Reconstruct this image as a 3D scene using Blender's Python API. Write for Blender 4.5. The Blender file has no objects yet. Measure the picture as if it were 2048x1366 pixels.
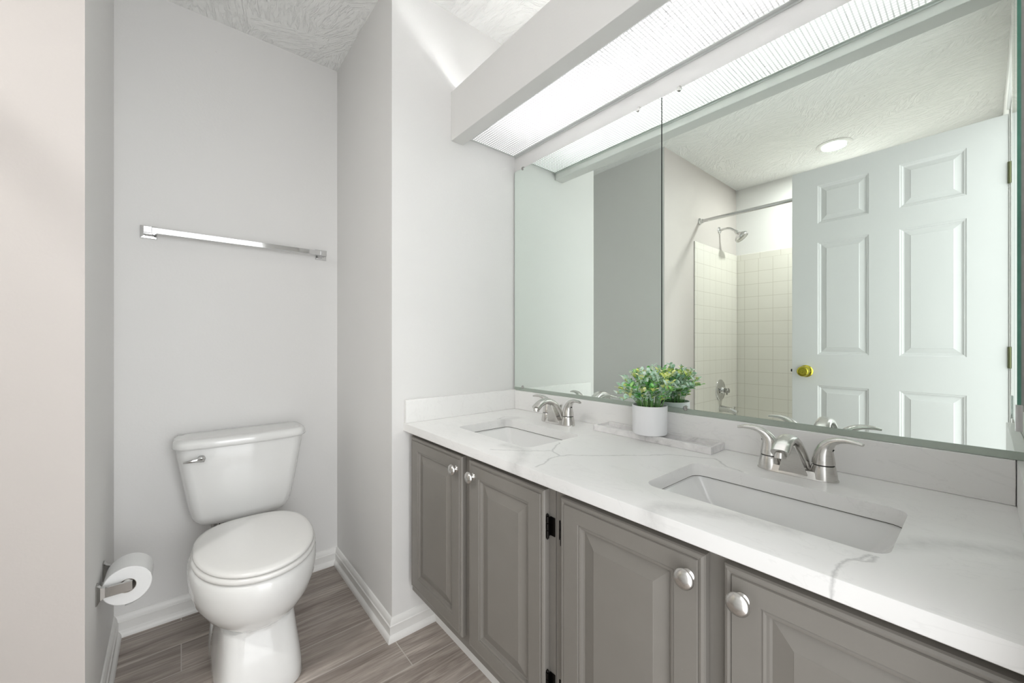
import bpy, bmesh, math, random
from math import sin, cos, pi, radians
from mathutils import Vector, Matrix

random.seed(7)
S = bpy.context.scene
COL = S.collection

# ------------------------------------------------------------------ camera
W_PX, H_PX, F_PX = 2048.0, 1366.0, 790.0
YAW = math.atan((1024 - 362.5) / F_PX)
cam_d = bpy.data.cameras.new('camera')
cam = bpy.data.objects.new('camera', cam_d)
COL.objects.link(cam)
cam_d.sensor_width = 36.0
cam_d.lens = F_PX / W_PX * 36.0
cam_d.shift_y = 3.0 / W_PX
cam_d.clip_start = 0.01
cam.location = (0, 0, 1.09)
cam.rotation_euler = (pi / 2, 0, -YAW)
S.camera = cam

# ------------------------------------------------------------------ view, world, lights
S.view_settings.view_transform = 'Standard'
S.view_settings.look = 'None'
S.view_settings.gamma = 1.0
S.view_settings.use_curve_mapping = False
S.view_settings.exposure = 0.33

wd = bpy.data.worlds.new('hallway_fill')
S.world = wd
wd.use_nodes = True
bg = wd.node_tree.nodes['Background']
bg.inputs[0].default_value = (0.97, 0.985, 1.0, 1)
_nt = wd.node_tree
_tc = _nt.nodes.new('ShaderNodeTexCoord')
_sx = _nt.nodes.new('ShaderNodeSeparateXYZ')
_mr = _nt.nodes.new('ShaderNodeMapRange')       # same strength all round; added fill light, no hallway source known
_nt.links.new(_tc.outputs['Generated'], _sx.inputs[0])
_nt.links.new(_sx.outputs[0], _mr.inputs[0])
_mr.inputs[1].default_value = -1.0
_mr.inputs[2].default_value = 1.0
_mr.inputs[3].default_value = 2.3
_mr.inputs[4].default_value = 2.3
_nt.links.new(_mr.outputs[0], bg.inputs[1])


def area_light(name, loc, rot, sx, sy, power, col=(1, 1, 1), portal=False, shape='RECTANGLE'):
    d = bpy.data.lights.new(name, 'AREA')
    d.shape = shape
    d.size = sx
    d.size_y = sy
    d.energy = power
    d.color = col
    o = bpy.data.objects.new(name, d)
    o.location = loc
    o.rotation_euler = rot
    COL.objects.link(o)
    if portal:
        d.cycles.is_portal = True
    return o


# portal for the added world fill that enters by the open doorway
area_light('doorway_portal', (0.16, -0.075, 1.02), (radians(90), 0, 0), 0.75, 2.0, 1, portal=True)
# added fill light beyond the doorway; no window is known there
area_light('added_hall_fill_light', (0.45, -3.0, 1.6), (radians(90), 0, 0), 2.0, 1.8, 44.0, (0.97, 0.985, 1.0))
area_light('recessed_light_lamp', (-1.04, 0.655, 2.425), (0, 0, 0), 0.13, 0.13, 13.5, (1.0, 0.995, 0.985), shape='DISK')


# ------------------------------------------------------------------ materials
def new_mat(name):
    m = bpy.data.materials.new(name)
    m.use_nodes = True
    nt = m.node_tree
    nt.nodes.clear()
    out = nt.nodes.new('ShaderNodeOutputMaterial')
    b = nt.nodes.new('ShaderNodeBsdfPrincipled')
    nt.links.new(b.outputs[0], out.inputs[0])
    return m, nt, b


def lin(c):
    def f(v):
        v /= 255.0
        return v / 12.92 if v <= 0.04045 else ((v + 0.055) / 1.055) ** 2.4
    return (f(c[0]), f(c[1]), f(c[2]), 1)


def node(nt, typ, **kw):
    n = nt.nodes.new(typ)
    for k, v in kw.items():
        if k.startswith('i_'):
            key = k[2:].replace('_', ' ')
            n.inputs[key].default_value = v
        else:
            setattr(n, k, v)
    return n


def math_n(nt, op, a, b=None, c=None):
    n = nt.nodes.new('ShaderNodeMath')
    n.operation = op
    for i, v in enumerate((a, b, c)):
        if v is None:
            continue
        if isinstance(v, (int, float)):
            n.inputs[i].default_value = v
        else:
            nt.links.new(v, n.inputs[i])
    return n.outputs[0]


def mix_col(nt, fac, a, b):
    n = nt.nodes.new('ShaderNodeMix')
    n.data_type = 'RGBA'
    for s, v in ((n.inputs[0], fac), (n.inputs[6], a), (n.inputs[7], b)):
        if isinstance(v, (int, float)):
            s.default_value = v
        elif isinstance(v, tuple):
            s.default_value = v
        else:
            nt.links.new(v, s)
    return n.outputs[2]


def bump(nt, b, height, strength=0.2, dist=0.002):
    n = nt.nodes.new('ShaderNodeBump')
    n.inputs['Strength'].default_value = strength
    n.inputs['Distance'].default_value = dist
    nt.links.new(height, n.inputs['Height'])
    nt.links.new(n.outputs[0], b.inputs['Normal'])


def ramp(nt, fac, stops):
    n = nt.nodes.new('ShaderNodeValToRGB')
    cr = n.color_ramp
    while len(cr.elements) < len(stops):
        cr.elements.new(0.5)
    for e, (p, c) in zip(cr.elements, stops):
        e.position = p
        e.color = c
    nt.links.new(fac, n.inputs[0])
    return n.outputs[0]


def noise(nt, vec=None, scale=5.0, detail=4.0, rough=0.5, dist=0.0):
    n = node(nt, 'ShaderNodeTexNoise')
    n.inputs['Scale'].default_value = scale
    n.inputs['Detail'].default_value = detail
    n.inputs['Roughness'].default_value = rough
    n.inputs['Distortion'].default_value = dist
    if vec is not None:
        nt.links.new(vec, n.inputs['Vector'])
    return n


def pos(nt):
    return nt.nodes.new('ShaderNodeNewGeometry').outputs['Position']


def objco(nt):
    return nt.nodes.new('ShaderNodeTexCoord').outputs['Object']


def mapping(nt, vec, scale=(1, 1, 1), loc=(0, 0, 0), rot=(0, 0, 0)):
    n = nt.nodes.new('ShaderNodeMapping')
    n.inputs['Scale'].default_value = scale
    n.inputs['Location'].default_value = loc
    n.inputs['Rotation'].default_value = rot
    nt.links.new(vec, n.inputs[0])
    return n.outputs[0]


def plain(name, col, rough=0.5, metal=0.0, coat=0.0, noise_amt=0.0, nscale=40.0, bstr=0.0, bdist=0.001):
    m, nt, b = new_mat(name)
    c = lin(col)
    b.inputs['Base Color'].default_value = c
    b.inputs['Roughness'].default_value = rough
    b.inputs['Metallic'].default_value = metal
    b.inputs['Coat Weight'].default_value = coat
    b.inputs['Coat Roughness'].default_value = 0.08
    nz = noise(nt, objco(nt), nscale, 3.0)
    if noise_amt:
        d = tuple(v * (1 - noise_amt) for v in c[:3]) + (1,)
        nt.links.new(mix_col(nt, nz.outputs[0], d, c), b.inputs['Base Color'])
    if bstr:
        bump(nt, b, nz.outputs[0], bstr, bdist)
    return m


M = {}


def wall_paint(name, col):
    m, nt, b = new_mat(name)
    c = lin(col)
    p = pos(nt)
    n1 = noise(nt, p, 3.0, 3.0)
    dark = tuple(v * 0.965 for v in c[:3]) + (1,)
    base = mix_col(nt, n1.outputs[0], dark, c)
    # small scuff marks of their own shape
    v = node(nt, 'ShaderNodeTexVoronoi')
    v.inputs['Scale'].default_value = 5.5
    nt.links.new(mapping(nt, p, (1, 1, 1.6)), v.inputs['Vector'])
    sm = ramp(nt, v.outputs['Distance'], [(0.0, (1, 1, 1, 1)), (0.022, (0, 0, 0, 1))])
    gate = noise(nt, p, 1.7, 1.0)
    g = ramp(nt, gate.outputs[0], [(0.52, (0, 0, 0, 1)), (0.56, (1, 1, 1, 1))])
    f = math_n(nt, 'MULTIPLY', math_n(nt, 'MULTIPLY', sm, g), 0.35)
    base = mix_col(nt, f, base, lin((120, 116, 110)))
    nt.links.new(base, b.inputs['Base Color'])
    b.inputs['Roughness'].default_value = 0.62
    b.inputs['Specular IOR Level'].default_value = 0.3
    n2 = noise(nt, p, 130.0, 3.0)
    bump(nt, b, n2.outputs[0], 0.12, 0.002)
    return m


M['wall'] = wall_paint('grey_wall_paint', (226, 225, 223))
M['wall_warm_dimmed'] = wall_paint('dimmed_warm_wall_paint', (197, 191, 187))  # same wall paint, darkened to offset too much light on this wall


def ceiling_mat():
    m, nt, b = new_mat('textured_ceiling')
    p = pos(nt)
    nt.links.new(mix_col(nt, noise(nt, p, 2.0).outputs[0], lin((243, 243, 241)), lin((248, 248, 246))),
                 b.inputs['Base Color'])
    b.inputs['Roughness'].default_value = 0.75
    # stomped brush strokes: stretched noise, its direction turned patch by patch
    vor = node(nt, 'ShaderNodeTexVoronoi')
    vor.inputs['Scale'].default_value = 6.0
    nt.links.new(p, vor.inputs['Vector'])
    rotn = nt.nodes.new('ShaderNodeVectorRotate')
    rotn.rotation_type = 'Z_AXIS'
    nt.links.new(p, rotn.inputs['Vector'])
    sepc = nt.nodes.new('ShaderNodeSeparateColor')
    nt.links.new(vor.outputs['Color'], sepc.inputs[0])
    nt.links.new(math_n(nt, 'MULTIPLY_ADD', sepc.outputs[0], 1.6, 0.3), rotn.inputs['Angle'])
    st = mapping(nt, rotn.outputs[0], (13, 60, 10))
    a = noise(nt, st, 1.0, 4.0, 0.55, 0.9)
    ra = ramp(nt, a.outputs[0], [(0.42, (0, 0, 0, 1)), (0.52, (0.8, 0.8, 0.8, 1)), (0.60, (1, 1, 1, 1))])
    c = noise(nt, p, 60.0, 4.0, 0.6)
    h = math_n(nt, 'ADD', ra, math_n(nt, 'MULTIPLY', c.outputs[0], 0.5))
    bump(nt, b, h, 0.7, 0.0045)
    return m


M['ceiling'] = ceiling_mat()


def floor_mat():
    m, nt, b = new_mat('wood_look_plank_tile')
    p = pos(nt)
    mp = mapping(nt, p, (1, 1, 1), (0.0, 0.0115, 0))
    br = node(nt, 'ShaderNodeTexBrick')
    br.offset = 0.5
    br.offset_frequency = 2
    br.inputs['Scale'].default_value = 1.0
    br.inputs['Brick Width'].default_value = 1.2
    br.inputs['Row Height'].default_value = 0.1565
    br.inputs['Mortar Size'].default_value = 0.0016
    br.inputs['Mortar Smooth'].default_value = 0.1
    br.inputs['Color1'].default_value = (0, 0, 0, 1)
    br.inputs['Color2'].default_value = (1, 1, 1, 1)
    br.inputs['Mortar'].default_value = (0.5, 0.5, 0.5, 1)
    nt.links.new(mp, br.inputs['Vector'])
    sp = nt.nodes.new('ShaderNodeSeparateXYZ')
    nt.links.new(p, sp.inputs[0])
    cb = nt.nodes.new('ShaderNodeCombineXYZ')
    rowid = math_n(nt, 'FLOOR', math_n(nt, 'DIVIDE', math_n(nt, 'ADD', sp.outputs[1], 0.0115), 0.1565))
    nt.links.new(math_n(nt, 'ADD', sp.outputs[0], math_n(nt, 'MULTIPLY', rowid, 3.7)), cb.inputs[0])
    nt.links.new(sp.outputs[1], cb.inputs[1])
    nt.links.new(br.outputs['Color'], cb.inputs[2])
    g1 = noise(nt, mapping(nt, cb.outputs[0], (2.2, 26, 3)), 1.0, 7.0, 0.62, 0.7)
    g2 = noise(nt, mapping(nt, cb.outputs[0], (9, 150, 3)), 1.0, 4.0, 0.6, 0.3)
    g3 = noise(nt, mapping(nt, cb.outputs[0], (3.0, 7, 3)), 1.0, 3.0, 0.5, 0.4)
    col = ramp(nt, g1.outputs[0], [(0.30, lin((116, 105, 98))), (0.50, lin((166, 155, 146))), (0.70, lin((206, 196, 187)))])
    f2 = ramp(nt, g2.outputs[0], [(0.42, (0, 0, 0, 1)), (0.62, (1, 1, 1, 1))])
    col = mix_col(nt, math_n(nt, 'MULTIPLY', f2, 0.35), col, lin((92, 82, 76)))
    f3 = ramp(nt, g3.outputs[0], [(0.40, (0, 0, 0, 1)), (0.62, (1, 1, 1, 1))])
    col = mix_col(nt, math_n(nt, 'MULTIPLY', f3, 0.35), col, lin((164, 155, 147)))
    col = mix_col(nt, br.outputs['Fac'], col, lin((190, 184, 178)))
    nt.links.new(col, b.inputs['Base Color'])
    b.inputs['Roughness'].default_value = 0.42
    h = math_n(nt, 'SUBTRACT', math_n(nt, 'MULTIPLY', g2.outputs[0], 0.25), br.outputs['Fac'])
    bump(nt, b, h, 0.35, 0.0015)
    return m


M['floor'] = floor_mat()


def seg_dist(nt, vec, a, c):
    a = Vector((a[0], a[1], 0)) if len(a) == 2 else Vector(a)
    c = Vector((c[0], c[1], 0)) if len(c) == 2 else Vector(c)
    ba = c - a
    n1 = nt.nodes.new('ShaderNodeVectorMath')
    n1.operation = 'SUBTRACT'
    nt.links.new(vec, n1.inputs[0])
    n1.inputs[1].default_value = a
    d = nt.nodes.new('ShaderNodeVectorMath')
    d.operation = 'DOT_PRODUCT'
    nt.links.new(n1.outputs[0], d.inputs[0])
    d.inputs[1].default_value = ba / ba.length_squared
    cl = nt.nodes.new('ShaderNodeClamp')
    nt.links.new(d.outputs['Value'], cl.inputs[0])
    sc = nt.nodes.new('ShaderNodeVectorMath')
    sc.operation = 'SCALE'
    sc.inputs[0].default_value = ba
    nt.links.new(cl.outputs[0], sc.inputs['Scale'])
    s2 = nt.nodes.new('ShaderNodeVectorMath')
    s2.operation = 'SUBTRACT'
    nt.links.new(n1.outputs[0], s2.inputs[0])
    nt.links.new(sc.outputs[0], s2.inputs[1])
    ln = nt.nodes.new('ShaderNodeVectorMath')
    ln.operation = 'LENGTH'
    nt.links.new(s2.outputs[0], ln.inputs[0])
    return ln.outputs['Value']


def quartz(name, veins, smears, flat_axis=None):
    """white quartz with thin grey veins; vein polylines are given in metres"""
    m, nt, b = new_mat(name)
    p = pos(nt)
    if flat_axis is not None:
        k = [1, 1, 1]
        k[flat_axis] = 0
        p2 = mapping(nt, p, tuple(k))
    else:
        p2 = p
    wn = noise(nt, p, 28.0, 4.0, 0.6)
    sub = nt.nodes.new('ShaderNodeVectorMath')
    sub.operation = 'SUBTRACT'
    nt.links.new(wn.outputs['Color'], sub.inputs[0])
    sub.inputs[1].default_value = (0.5, 0.5, 0.5)
    scl = nt.nodes.new('ShaderNodeVectorMath')
    scl.operation = 'MULTIPLY'
    nt.links.new(sub.outputs[0], scl.inputs[0])
    kk = [0.022, 0.022, 0.022]
    if flat_axis is not None:
        kk[flat_axis] = 0
    scl.inputs[1].default_value = kk
    ad = nt.nodes.new('ShaderNodeVectorMath')
    ad.operation = 'ADD'
    nt.links.new(p2, ad.inputs[0])
    nt.links.new(scl.outputs[0], ad.inputs[1])
    q = ad.outputs[0]
    dmin = None
    for poly in veins:
        for i in range(len(poly) - 1):
            d = seg_dist(nt, q, poly[i], poly[i + 1])
            dmin = d if dmin is None else math_n(nt, 'MINIMUM', dmin, d)
    smin = None
    for poly in smears:
        for i in range(len(poly) - 1):
            d = seg_dist(nt, q, poly[i], poly[i + 1])
            smin = d if smin is None else math_n(nt, 'MINIMUM', smin, d)
    cloud = noise(nt, p, 5.0, 4.0, 0.55, 0.4)
    base = mix_col(nt, cloud.outputs[0], lin((232, 231, 229)), lin((241, 240, 238)))
    wisps = noise(nt, mapping(nt, p, (9, 4, 9), rot=(0, 0, 0.5)), 1.0, 5.0, 0.6, 1.6)
    wf = ramp(nt, wisps.outputs[0], [(0.485, (0, 0, 0, 1)), (0.5, (1, 1, 1, 1)), (0.515, (0, 0, 0, 1))])
    base = mix_col(nt, math_n(nt, 'MULTIPLY', wf, 0.07), base, lin((150, 150, 148)))
    if smin is not None:
        sn = noise(nt, mapping(nt, p, (60, 60, 60)), 1.0, 5.0, 0.7)
        sf = ramp(nt, smin, [(0.0, (1, 1, 1, 1)), (0.03, (0, 0, 0, 1))])
        sf = math_n(nt, 'MULTIPLY', sf, math_n(nt, 'MULTIPLY', sn.outputs[0], 0.55))
        base = mix_col(nt, sf, base, lin((150, 150, 147)))
    if dmin is not None:
        vf = ramp(nt, dmin, [(0.0, (1, 1, 1, 1)), (0.0010, (0.6, 0.6, 0.6, 1)), (0.0030, (0, 0, 0, 1))])
        base = mix_col(nt, math_n(nt, 'MULTIPLY', vf, 0.42), base, lin((126, 126, 124)))
    nt.links.new(base, b.inputs['Base Color'])
    b.inputs['Roughness'].default_value = 0.28
    b.inputs['Specular IOR Level'].default_value = 0.4
    return m


VE = [
    [(0.658, 0.696), (0.689, 0.704), (0.73, 0.722), (0.771, 0.726), (0.809, 0.704), (0.859, 0.653), (0.962, 0.573), (1.01, 0.54), (1.06, 0.446)],
    [(0.771, 0.726), (0.79, 0.765), (0.821, 0.79), (0.872, 0.819)],
    [(0.794, 0.769), (0.754, 0.8), (0.727, 0.828), (0.667, 0.892)],
    [(0.64, 0.124), (0.676, 0.127), (0.715, 0.116), (0.746, 0.105)],
    [(0.715, 0.116), (0.726, 0.102), (0.746, 0.1)],
    [(0.953, 1.228), (1.014, 1.255), (1.05, 1.206)],
    [(1.06, 0.446), (1.02, 0.40), (1.0, 0.36)],
]
SM = [
    [(0.727, 0.9), (0.74, 0.866), (0.737, 0.831), (0.665, 0.767), (0.64, 0.75)],
    [(0.64, 0.38), (0.672, 0.383), (0.71, 0.33), (0.741, 0.268), (0.748, 0.202)],
    [(0.80, 0.10), (0.866, 0.044), (0.906, -0.011), (0.912, -0.05)],
    [(0.97, 1.22), (1.03, 1.20)],
]
M['quartz'] = quartz('white_veined_quartz', VE, SM, 2)
BV = [[(1.173, 0.162, 0.874), (1.173, 0.181, 0.834), (1.173, 0.194, 0.79)],
      [(1.173, 0.189, 0.832), (1.173, 0.211, 0.816), (1.173, 0.26, 0.818), (1.173, 0.30, 0.80)],
      [(1.173, 0.90, 0.874), (1.173, 0.88, 0.83), (1.173, 0.892, 0.79)]]
M['quartz_back'] = quartz('white_veined_quartz_back', BV, [[(1.173, 0.98, 0.86), (1.173, 0.94, 0.80)]], 0)
M['quartz_side'] = quartz('white_veined_quartz_side', [], [[(1.16, 1.38, 0.875), (1.12, 1.38, 0.79)]], 1)


def marble():
    m, nt, b = new_mat('grey_white_marble')
    p = pos(nt)
    n = noise(nt, mapping(nt, p, (24, 17, 24)), 1.0, 5.0, 0.6, 0.8)
    c = ramp(nt, n.outputs[0], [(0.30, lin((186, 184, 184))), (0.42, lin((220, 218, 217))), (0.6, lin((234, 232, 231)))])
    nt.links.new(c, b.inputs['Base Color'])
    b.inputs['Roughness'].default_value = 0.35
    return m


M['marble'] = marble()


def cabinet_paint():
    m, nt, b = new_mat('grey_cabinet_paint')
    p = pos(nt)
    n = noise(nt, p, 12.0, 3.0)
    g = noise(nt, mapping(nt, p, (260, 260, 9)), 1.0, 3.0, 0.6)
    base = mix_col(nt, n.outputs[0], lin((127, 123, 117)), lin((135, 131, 125)))
    # tiny paint chips
    v = node(nt, 'ShaderNodeTexVoronoi')
    v.inputs['Scale'].default_value = 22.0
    nt.links.new(p, v.inputs['Vector'])
    sm = ramp(nt, v.outputs['Distance'], [(0.0, (1, 1, 1, 1)), (0.02, (0, 0, 0, 1))])
    base = mix_col(nt, math_n(nt, 'MULTIPLY', sm, 0.4), base, lin((200, 196, 190)))
    nt.links.new(base, b.inputs['Base Color'])
    b.inputs['Roughness'].default_value = 0.38
    b.inputs['Specular IOR Level'].default_value = 0.45
    bump(nt, b, g.outputs[0], 0.12, 0.0012)
    return m


M['cab'] = cabinet_paint()


def tile_mat(name, ax):
    m, nt, b = new_mat(name)
    p = pos(nt)
    sp = nt.nodes.new('ShaderNodeSeparateXYZ')
    nt.links.new(p, sp.inputs[0])
    hor = sp.outputs[ax]
    z = sp.outputs[2]
    pitch = 0.1075

    def line(val, off, w=0.0014):
        t = math_n(nt, 'FRACT', math_n(nt, 'DIVIDE', math_n(nt, 'SUBTRACT', val, off - 50 * pitch), pitch))
        d = math_n(nt, 'MULTIPLY', math_n(nt, 'SUBTRACT', 0.5, math_n(nt, 'ABSOLUTE', math_n(nt, 'SUBTRACT', t, 0.5))), pitch)
        return math_n(nt, 'LESS_THAN', d, w)
    off_h = 1.339 if ax == 1 else -0.65
    hl = line(z, 1.811)
    vl = line(hor, off_h)
    below = math_n(nt, 'LESS_THAN', z, 1.811)
    # cap row: longer pieces, staggered
    t = math_n(nt, 'FRACT', math_n(nt, 'DIVIDE', math_n(nt, 'ADD', hor, 10.03), 0.152))
    dcap = math_n(nt, 'LESS_THAN', math_n(nt, 'MULTIPLY', t, 0.152), 0.0024)
    capl = math_n(nt, 'MULTIPLY', dcap, math_n(nt, 'SUBTRACT', 1.0, below))
    bl = math_n(nt, 'MULTIPLY', math_n(nt, 'MAXIMUM', hl, vl), below)
    f = math_n(nt, 'MAXIMUM', bl, capl)
    base = mix_col(nt, noise(nt, p, 4.0).outputs[0], lin((214, 211, 202)), lin((222, 219, 211)))
    nt.links.new(mix_col(nt, f, base, lin((190, 186, 174))), b.inputs['Base Color'])
    b.inputs['Roughness'].default_value = 0.18
    bump(nt, b, math_n(nt, 'SUBTRACT', 1.0, f), 0.3, 0.001)
    return m


M['tile_x'] = tile_mat('cream_wall_tile_end', 0)
M['tile_y'] = tile_mat('cream_wall_tile_long', 1)

M['trim'] = plain('white_trim_paint', (232, 231, 228), 0.4, noise_amt=0.06, nscale=25)
M['door'] = plain('white_door_paint', (216, 216, 215), 0.45, noise_amt=0.02, nscale=8)
M['porcelain'] = plain('white_vitreous_china', (232, 232, 230), 0.1, coat=0.4, noise_amt=0.01)
M['seat'] = plain('white_seat_plastic', (228, 227, 224), 0.24, noise_amt=0.01)
M['paper'] = plain('white_tissue_paper', (238, 238, 237), 0.95, noise_amt=0.03, nscale=90, bstr=0.3, bdist=0.001)
M['card'] = plain('brown_cardboard', (196, 190, 182), 0.9, noise_amt=0.1)
M['toekick'] = plain('white_toekick_paint', (236, 235, 233), 0.45, noise_amt=0.03)
M['pot'] = plain('white_ceramic_matt', (236, 236, 238), 0.45, noise_amt=0.01)
M['soil'] = plain('dark_green_moss', (48, 62, 40), 0.9, noise_amt=0.5, nscale=120)
M['tub'] = plain('white_tub_enamel', (230, 229, 224), 0.12, coat=0.3, noise_amt=0.01)
M['chrome'] = plain('polished_chrome', (214, 214, 214), 0.07, 1.0, noise_amt=0.02)
M['chrome_worn'] = plain('worn_chrome', (186, 185, 182), 0.16, 1.0, noise_amt=0.12, nscale=60)
M['brass'] = plain('polished_brass', (196, 186, 72), 0.12, 1.0, noise_amt=0.05)
M['hinge_dark'] = plain('dark_bronze_metal', (38, 36, 34), 0.3, 0.9, noise_amt=0.2)
M['hinge_olive'] = plain('aged_brass_hinge', (110, 112, 84), 0.35, 0.9, noise_amt=0.2)
M['channel'] = plain('grey_mirror_channel', (172, 182, 172), 0.4, 0.4, noise_amt=0.05)
M['alu'] = plain('white_aluminium_edge', (220, 222, 220), 0.35, 0.2)
M['black'] = plain('black_shadow_gap', (30, 30, 30), 0.8, noise_amt=0.1)
M['caulk'] = plain('dark_caulk_line', (128, 124, 118), 0.8, noise_amt=0.75, nscale=150)
M['glass_edge'] = plain('green_glass_edge', (84, 150, 130), 0.12, noise_amt=0.35, nscale=70)
M['glass_edge'].node_tree.nodes['Principled BSDF'].inputs['Coat Weight'].default_value = 0.5
M['edge_dark'] = plain('dark_silvering_edge', (60, 72, 66), 0.4, noise_amt=0.5, nscale=200)


def brushed():
    m, nt, b = new_mat('brushed_nickel')
    g = noise(nt, mapping(nt, objco(nt), (60, 60, 700)), 1.0, 3.0, 0.6)
    nt.links.new(mix_col(nt, g.outputs[0], lin((192, 190, 186)), lin((226, 224, 221))), b.inputs['Base Color'])
    b.inputs['Metallic'].default_value = 1.0
    b.inputs['Roughness'].default_value = 0.24
    bump(nt, b, g.outputs[0], 0.05, 0.0005)
    return m


M['nickel'] = brushed()


def mirror_mat():
    m, nt, b = new_mat('mirror_silvering')
    n = noise(nt, pos(nt), 2.0)
    nt.links.new(mix_col(nt, n.outputs[0], (0.865, 0.935, 0.89, 1), (0.875, 0.945, 0.90, 1)), b.inputs['Base Color'])
    b.inputs['Metallic'].default_value = 1.0
    b.inputs['Roughness'].default_value = 0.0
    return m


M['mirror'] = mirror_mat()


def diffuser_mat():
    m, nt, b = new_mat('prismatic_acrylic_diffuser')
    p = pos(nt)
    sp = nt.nodes.new('ShaderNodeSeparateXYZ')
    nt.links.new(p, sp.inputs[0])

    def cell(v):
        t = math_n(nt, 'FRACT', math_n(nt, 'MULTIPLY', math_n(nt, 'ADD', v, 5.0), 1 / 0.0115))
        return math_n(nt, 'ABSOLUTE', math_n(nt, 'SUBTRACT', t, 0.5))
    d = math_n(nt, 'MAXIMUM', cell(sp.outputs[0]), cell(sp.outputs[1]))
    f = ramp(nt, d, [(0.18, (1, 1, 1, 1)), (0.42, (0.0, 0.0, 0.0, 1))])
    b.inputs['Base Color'].default_value = (0.6, 0.6, 0.6, 1)
    b.inputs['Roughness'].default_value = 0.4
    b.inputs['Emission Color'].default_value = (1, 1, 1, 1)
    nt.links.new(math_n(nt, 'MULTIPLY_ADD', f, 0.95, 0.10), b.inputs['Emission Strength'])
    tr = nt.nodes.new('ShaderNodeBsdfTranslucent')
    nt.links.new(mix_col(nt, f, (0.26, 0.26, 0.26, 1), (0.94, 0.94, 0.94, 1)), tr.inputs[0])
    mx = nt.nodes.new('ShaderNodeMixShader')
    mx.inputs[0].default_value = 0.5
    out = [n for n in nt.nodes if n.type == 'OUTPUT_MATERIAL'][0]
    nt.links.new(b.outputs[0], mx.inputs[1])
    nt.links.new(tr.outputs[0], mx.inputs[2])
    nt.links.new(mx.outputs[0], out.inputs[0])
    bump(nt, b, f, 0.3, 0.001)
    return m


M['diffuser'] = diffuser_mat()


def emit(name, col, s):
    m, nt, b = new_mat(name)
    b.inputs['Base Color'].default_value = (0.9, 0.9, 0.9, 1)
    b.inputs['Emission Color'].default_value = col
    b.inputs['Emission Strength'].default_value = s
    return m


M['tube'] = emit('fluorescent_tube_glow', (0.98, 0.99, 1.0, 1), 46.0)
M['lens'] = emit('downlight_lens_glow', (1, 0.98, 0.95, 1), 8.0)


def leaf_mat(name, a, c):
    m, nt, b = new_mat(name)
    n = noise(nt, objco(nt), 45.0, 2.0)
    f = ramp(nt, n.outputs[0], [(0.38, (0, 0, 0, 1)), (0.62, (1, 1, 1, 1))])
    nt.links.new(mix_col(nt, f, lin(a), lin(c)), b.inputs['Base Color'])
    b.inputs['Roughness'].default_value = 0.5
    b.inputs['Subsurface Weight'].default_value = 0.0
    return m


M['leaf1'] = leaf_mat('green_leaf', (112, 200, 108), (172, 226, 134))
M['leaf2'] = leaf_mat('pale_blue_green_leaf', (186, 228, 198), (234, 246, 234))
M['leaf3'] = leaf_mat('yellow_green_leaf', (226, 242, 110), (250, 250, 196))
M['stem'] = leaf_mat('green_stem', (92, 150, 80), (140, 184, 110))
M['leafd'] = leaf_mat('dark_green_leaf', (66, 150, 84), (112, 190, 108))


# ------------------------------------------------------------------ mesh helpers
def tag(o, label=None, cat=None, group=None, kind=None):
    if label:
        o['label'] = label
    if cat:
        o['category'] = cat
    if group:
        o['group'] = group
    if kind:
        o['kind'] = kind
    return o


def thing(name, loc, label, cat, group=None):
    o = bpy.data.objects.new(name, None)
    o.empty_display_size = 0.05
    o.location = loc
    COL.objects.link(o)
    return tag(o, label, cat, group)


def world_loc(o):
    v = Vector(o.location)
    while o.parent:
        o = o.parent
        v = v + Vector(o.location)
    return v


def obj(name, bm, mats, parent=None, smooth=False, local=False, bevel=0.0, seg=2, base=None, angle=35):
    """make ONE mesh object; coordinates in bm are world coordinates unless local=True"""
    me = bpy.data.meshes.new(name)
    bmesh.ops.recalc_face_normals(bm, faces=bm.faces[:])
    bm.to_mesh(me)
    bm.free()
    if not isinstance(mats, (list, tuple)):
        mats = [mats]
    for m in mats:
        me.materials.append(m)
    o = bpy.data.objects.new(name, me)
    COL.objects.link(o)
    if base is not None:
        o.location = base
        me.transform(Matrix.Translation(-Vector(base)))
    if parent is not None:
        o.parent = parent
        if not local:
            me.transform(Matrix.Translation(-world_loc(parent)))
    if bevel:
        bv = o.modifiers.new('bevel', 'BEVEL')
        bv.width = bevel
        bv.segments = seg
        bv.limit_method = 'ANGLE'
        bv.angle_limit = radians(40)
        smooth = True
    if smooth:
        me.polygons.foreach_set('use_smooth', [True] * len(me.polygons))
        me.set_sharp_from_angle(angle=radians(angle))
    return o


def B():
    return bmesh.new()


def box(bm, x0, y0, z0, x1, y1, z1, mi=0):
    vs = [bm.verts.new((x, y, z)) for z in (z0, z1) for y in (y0, y1) for x in (x0, x1)]
    idx = [(0, 2, 3, 1), (4, 5, 7, 6), (0, 1, 5, 4), (2, 6, 7, 3), (0, 4, 6, 2), (1, 3, 7, 5)]
    for f in idx:
        fc = bm.faces.new([vs[i] for i in f])
        fc.material_index = mi
    return vs


def prism(bm, pts, z0, z1, mi=0):
    a = [bm.verts.new((x, y, z0)) for x, y in pts]
    c = [bm.verts.new((x, y, z1)) for x, y in pts]
    n = len(pts)
    fs = [bm.faces.new(a[::-1]), bm.faces.new(c)]
    for i in range(n):
        j = (i + 1) % n
        fs.append(bm.faces.new((a[i], a[j], c[j], c[i])))
    for f in fs:
        f.material_index = mi


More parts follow.
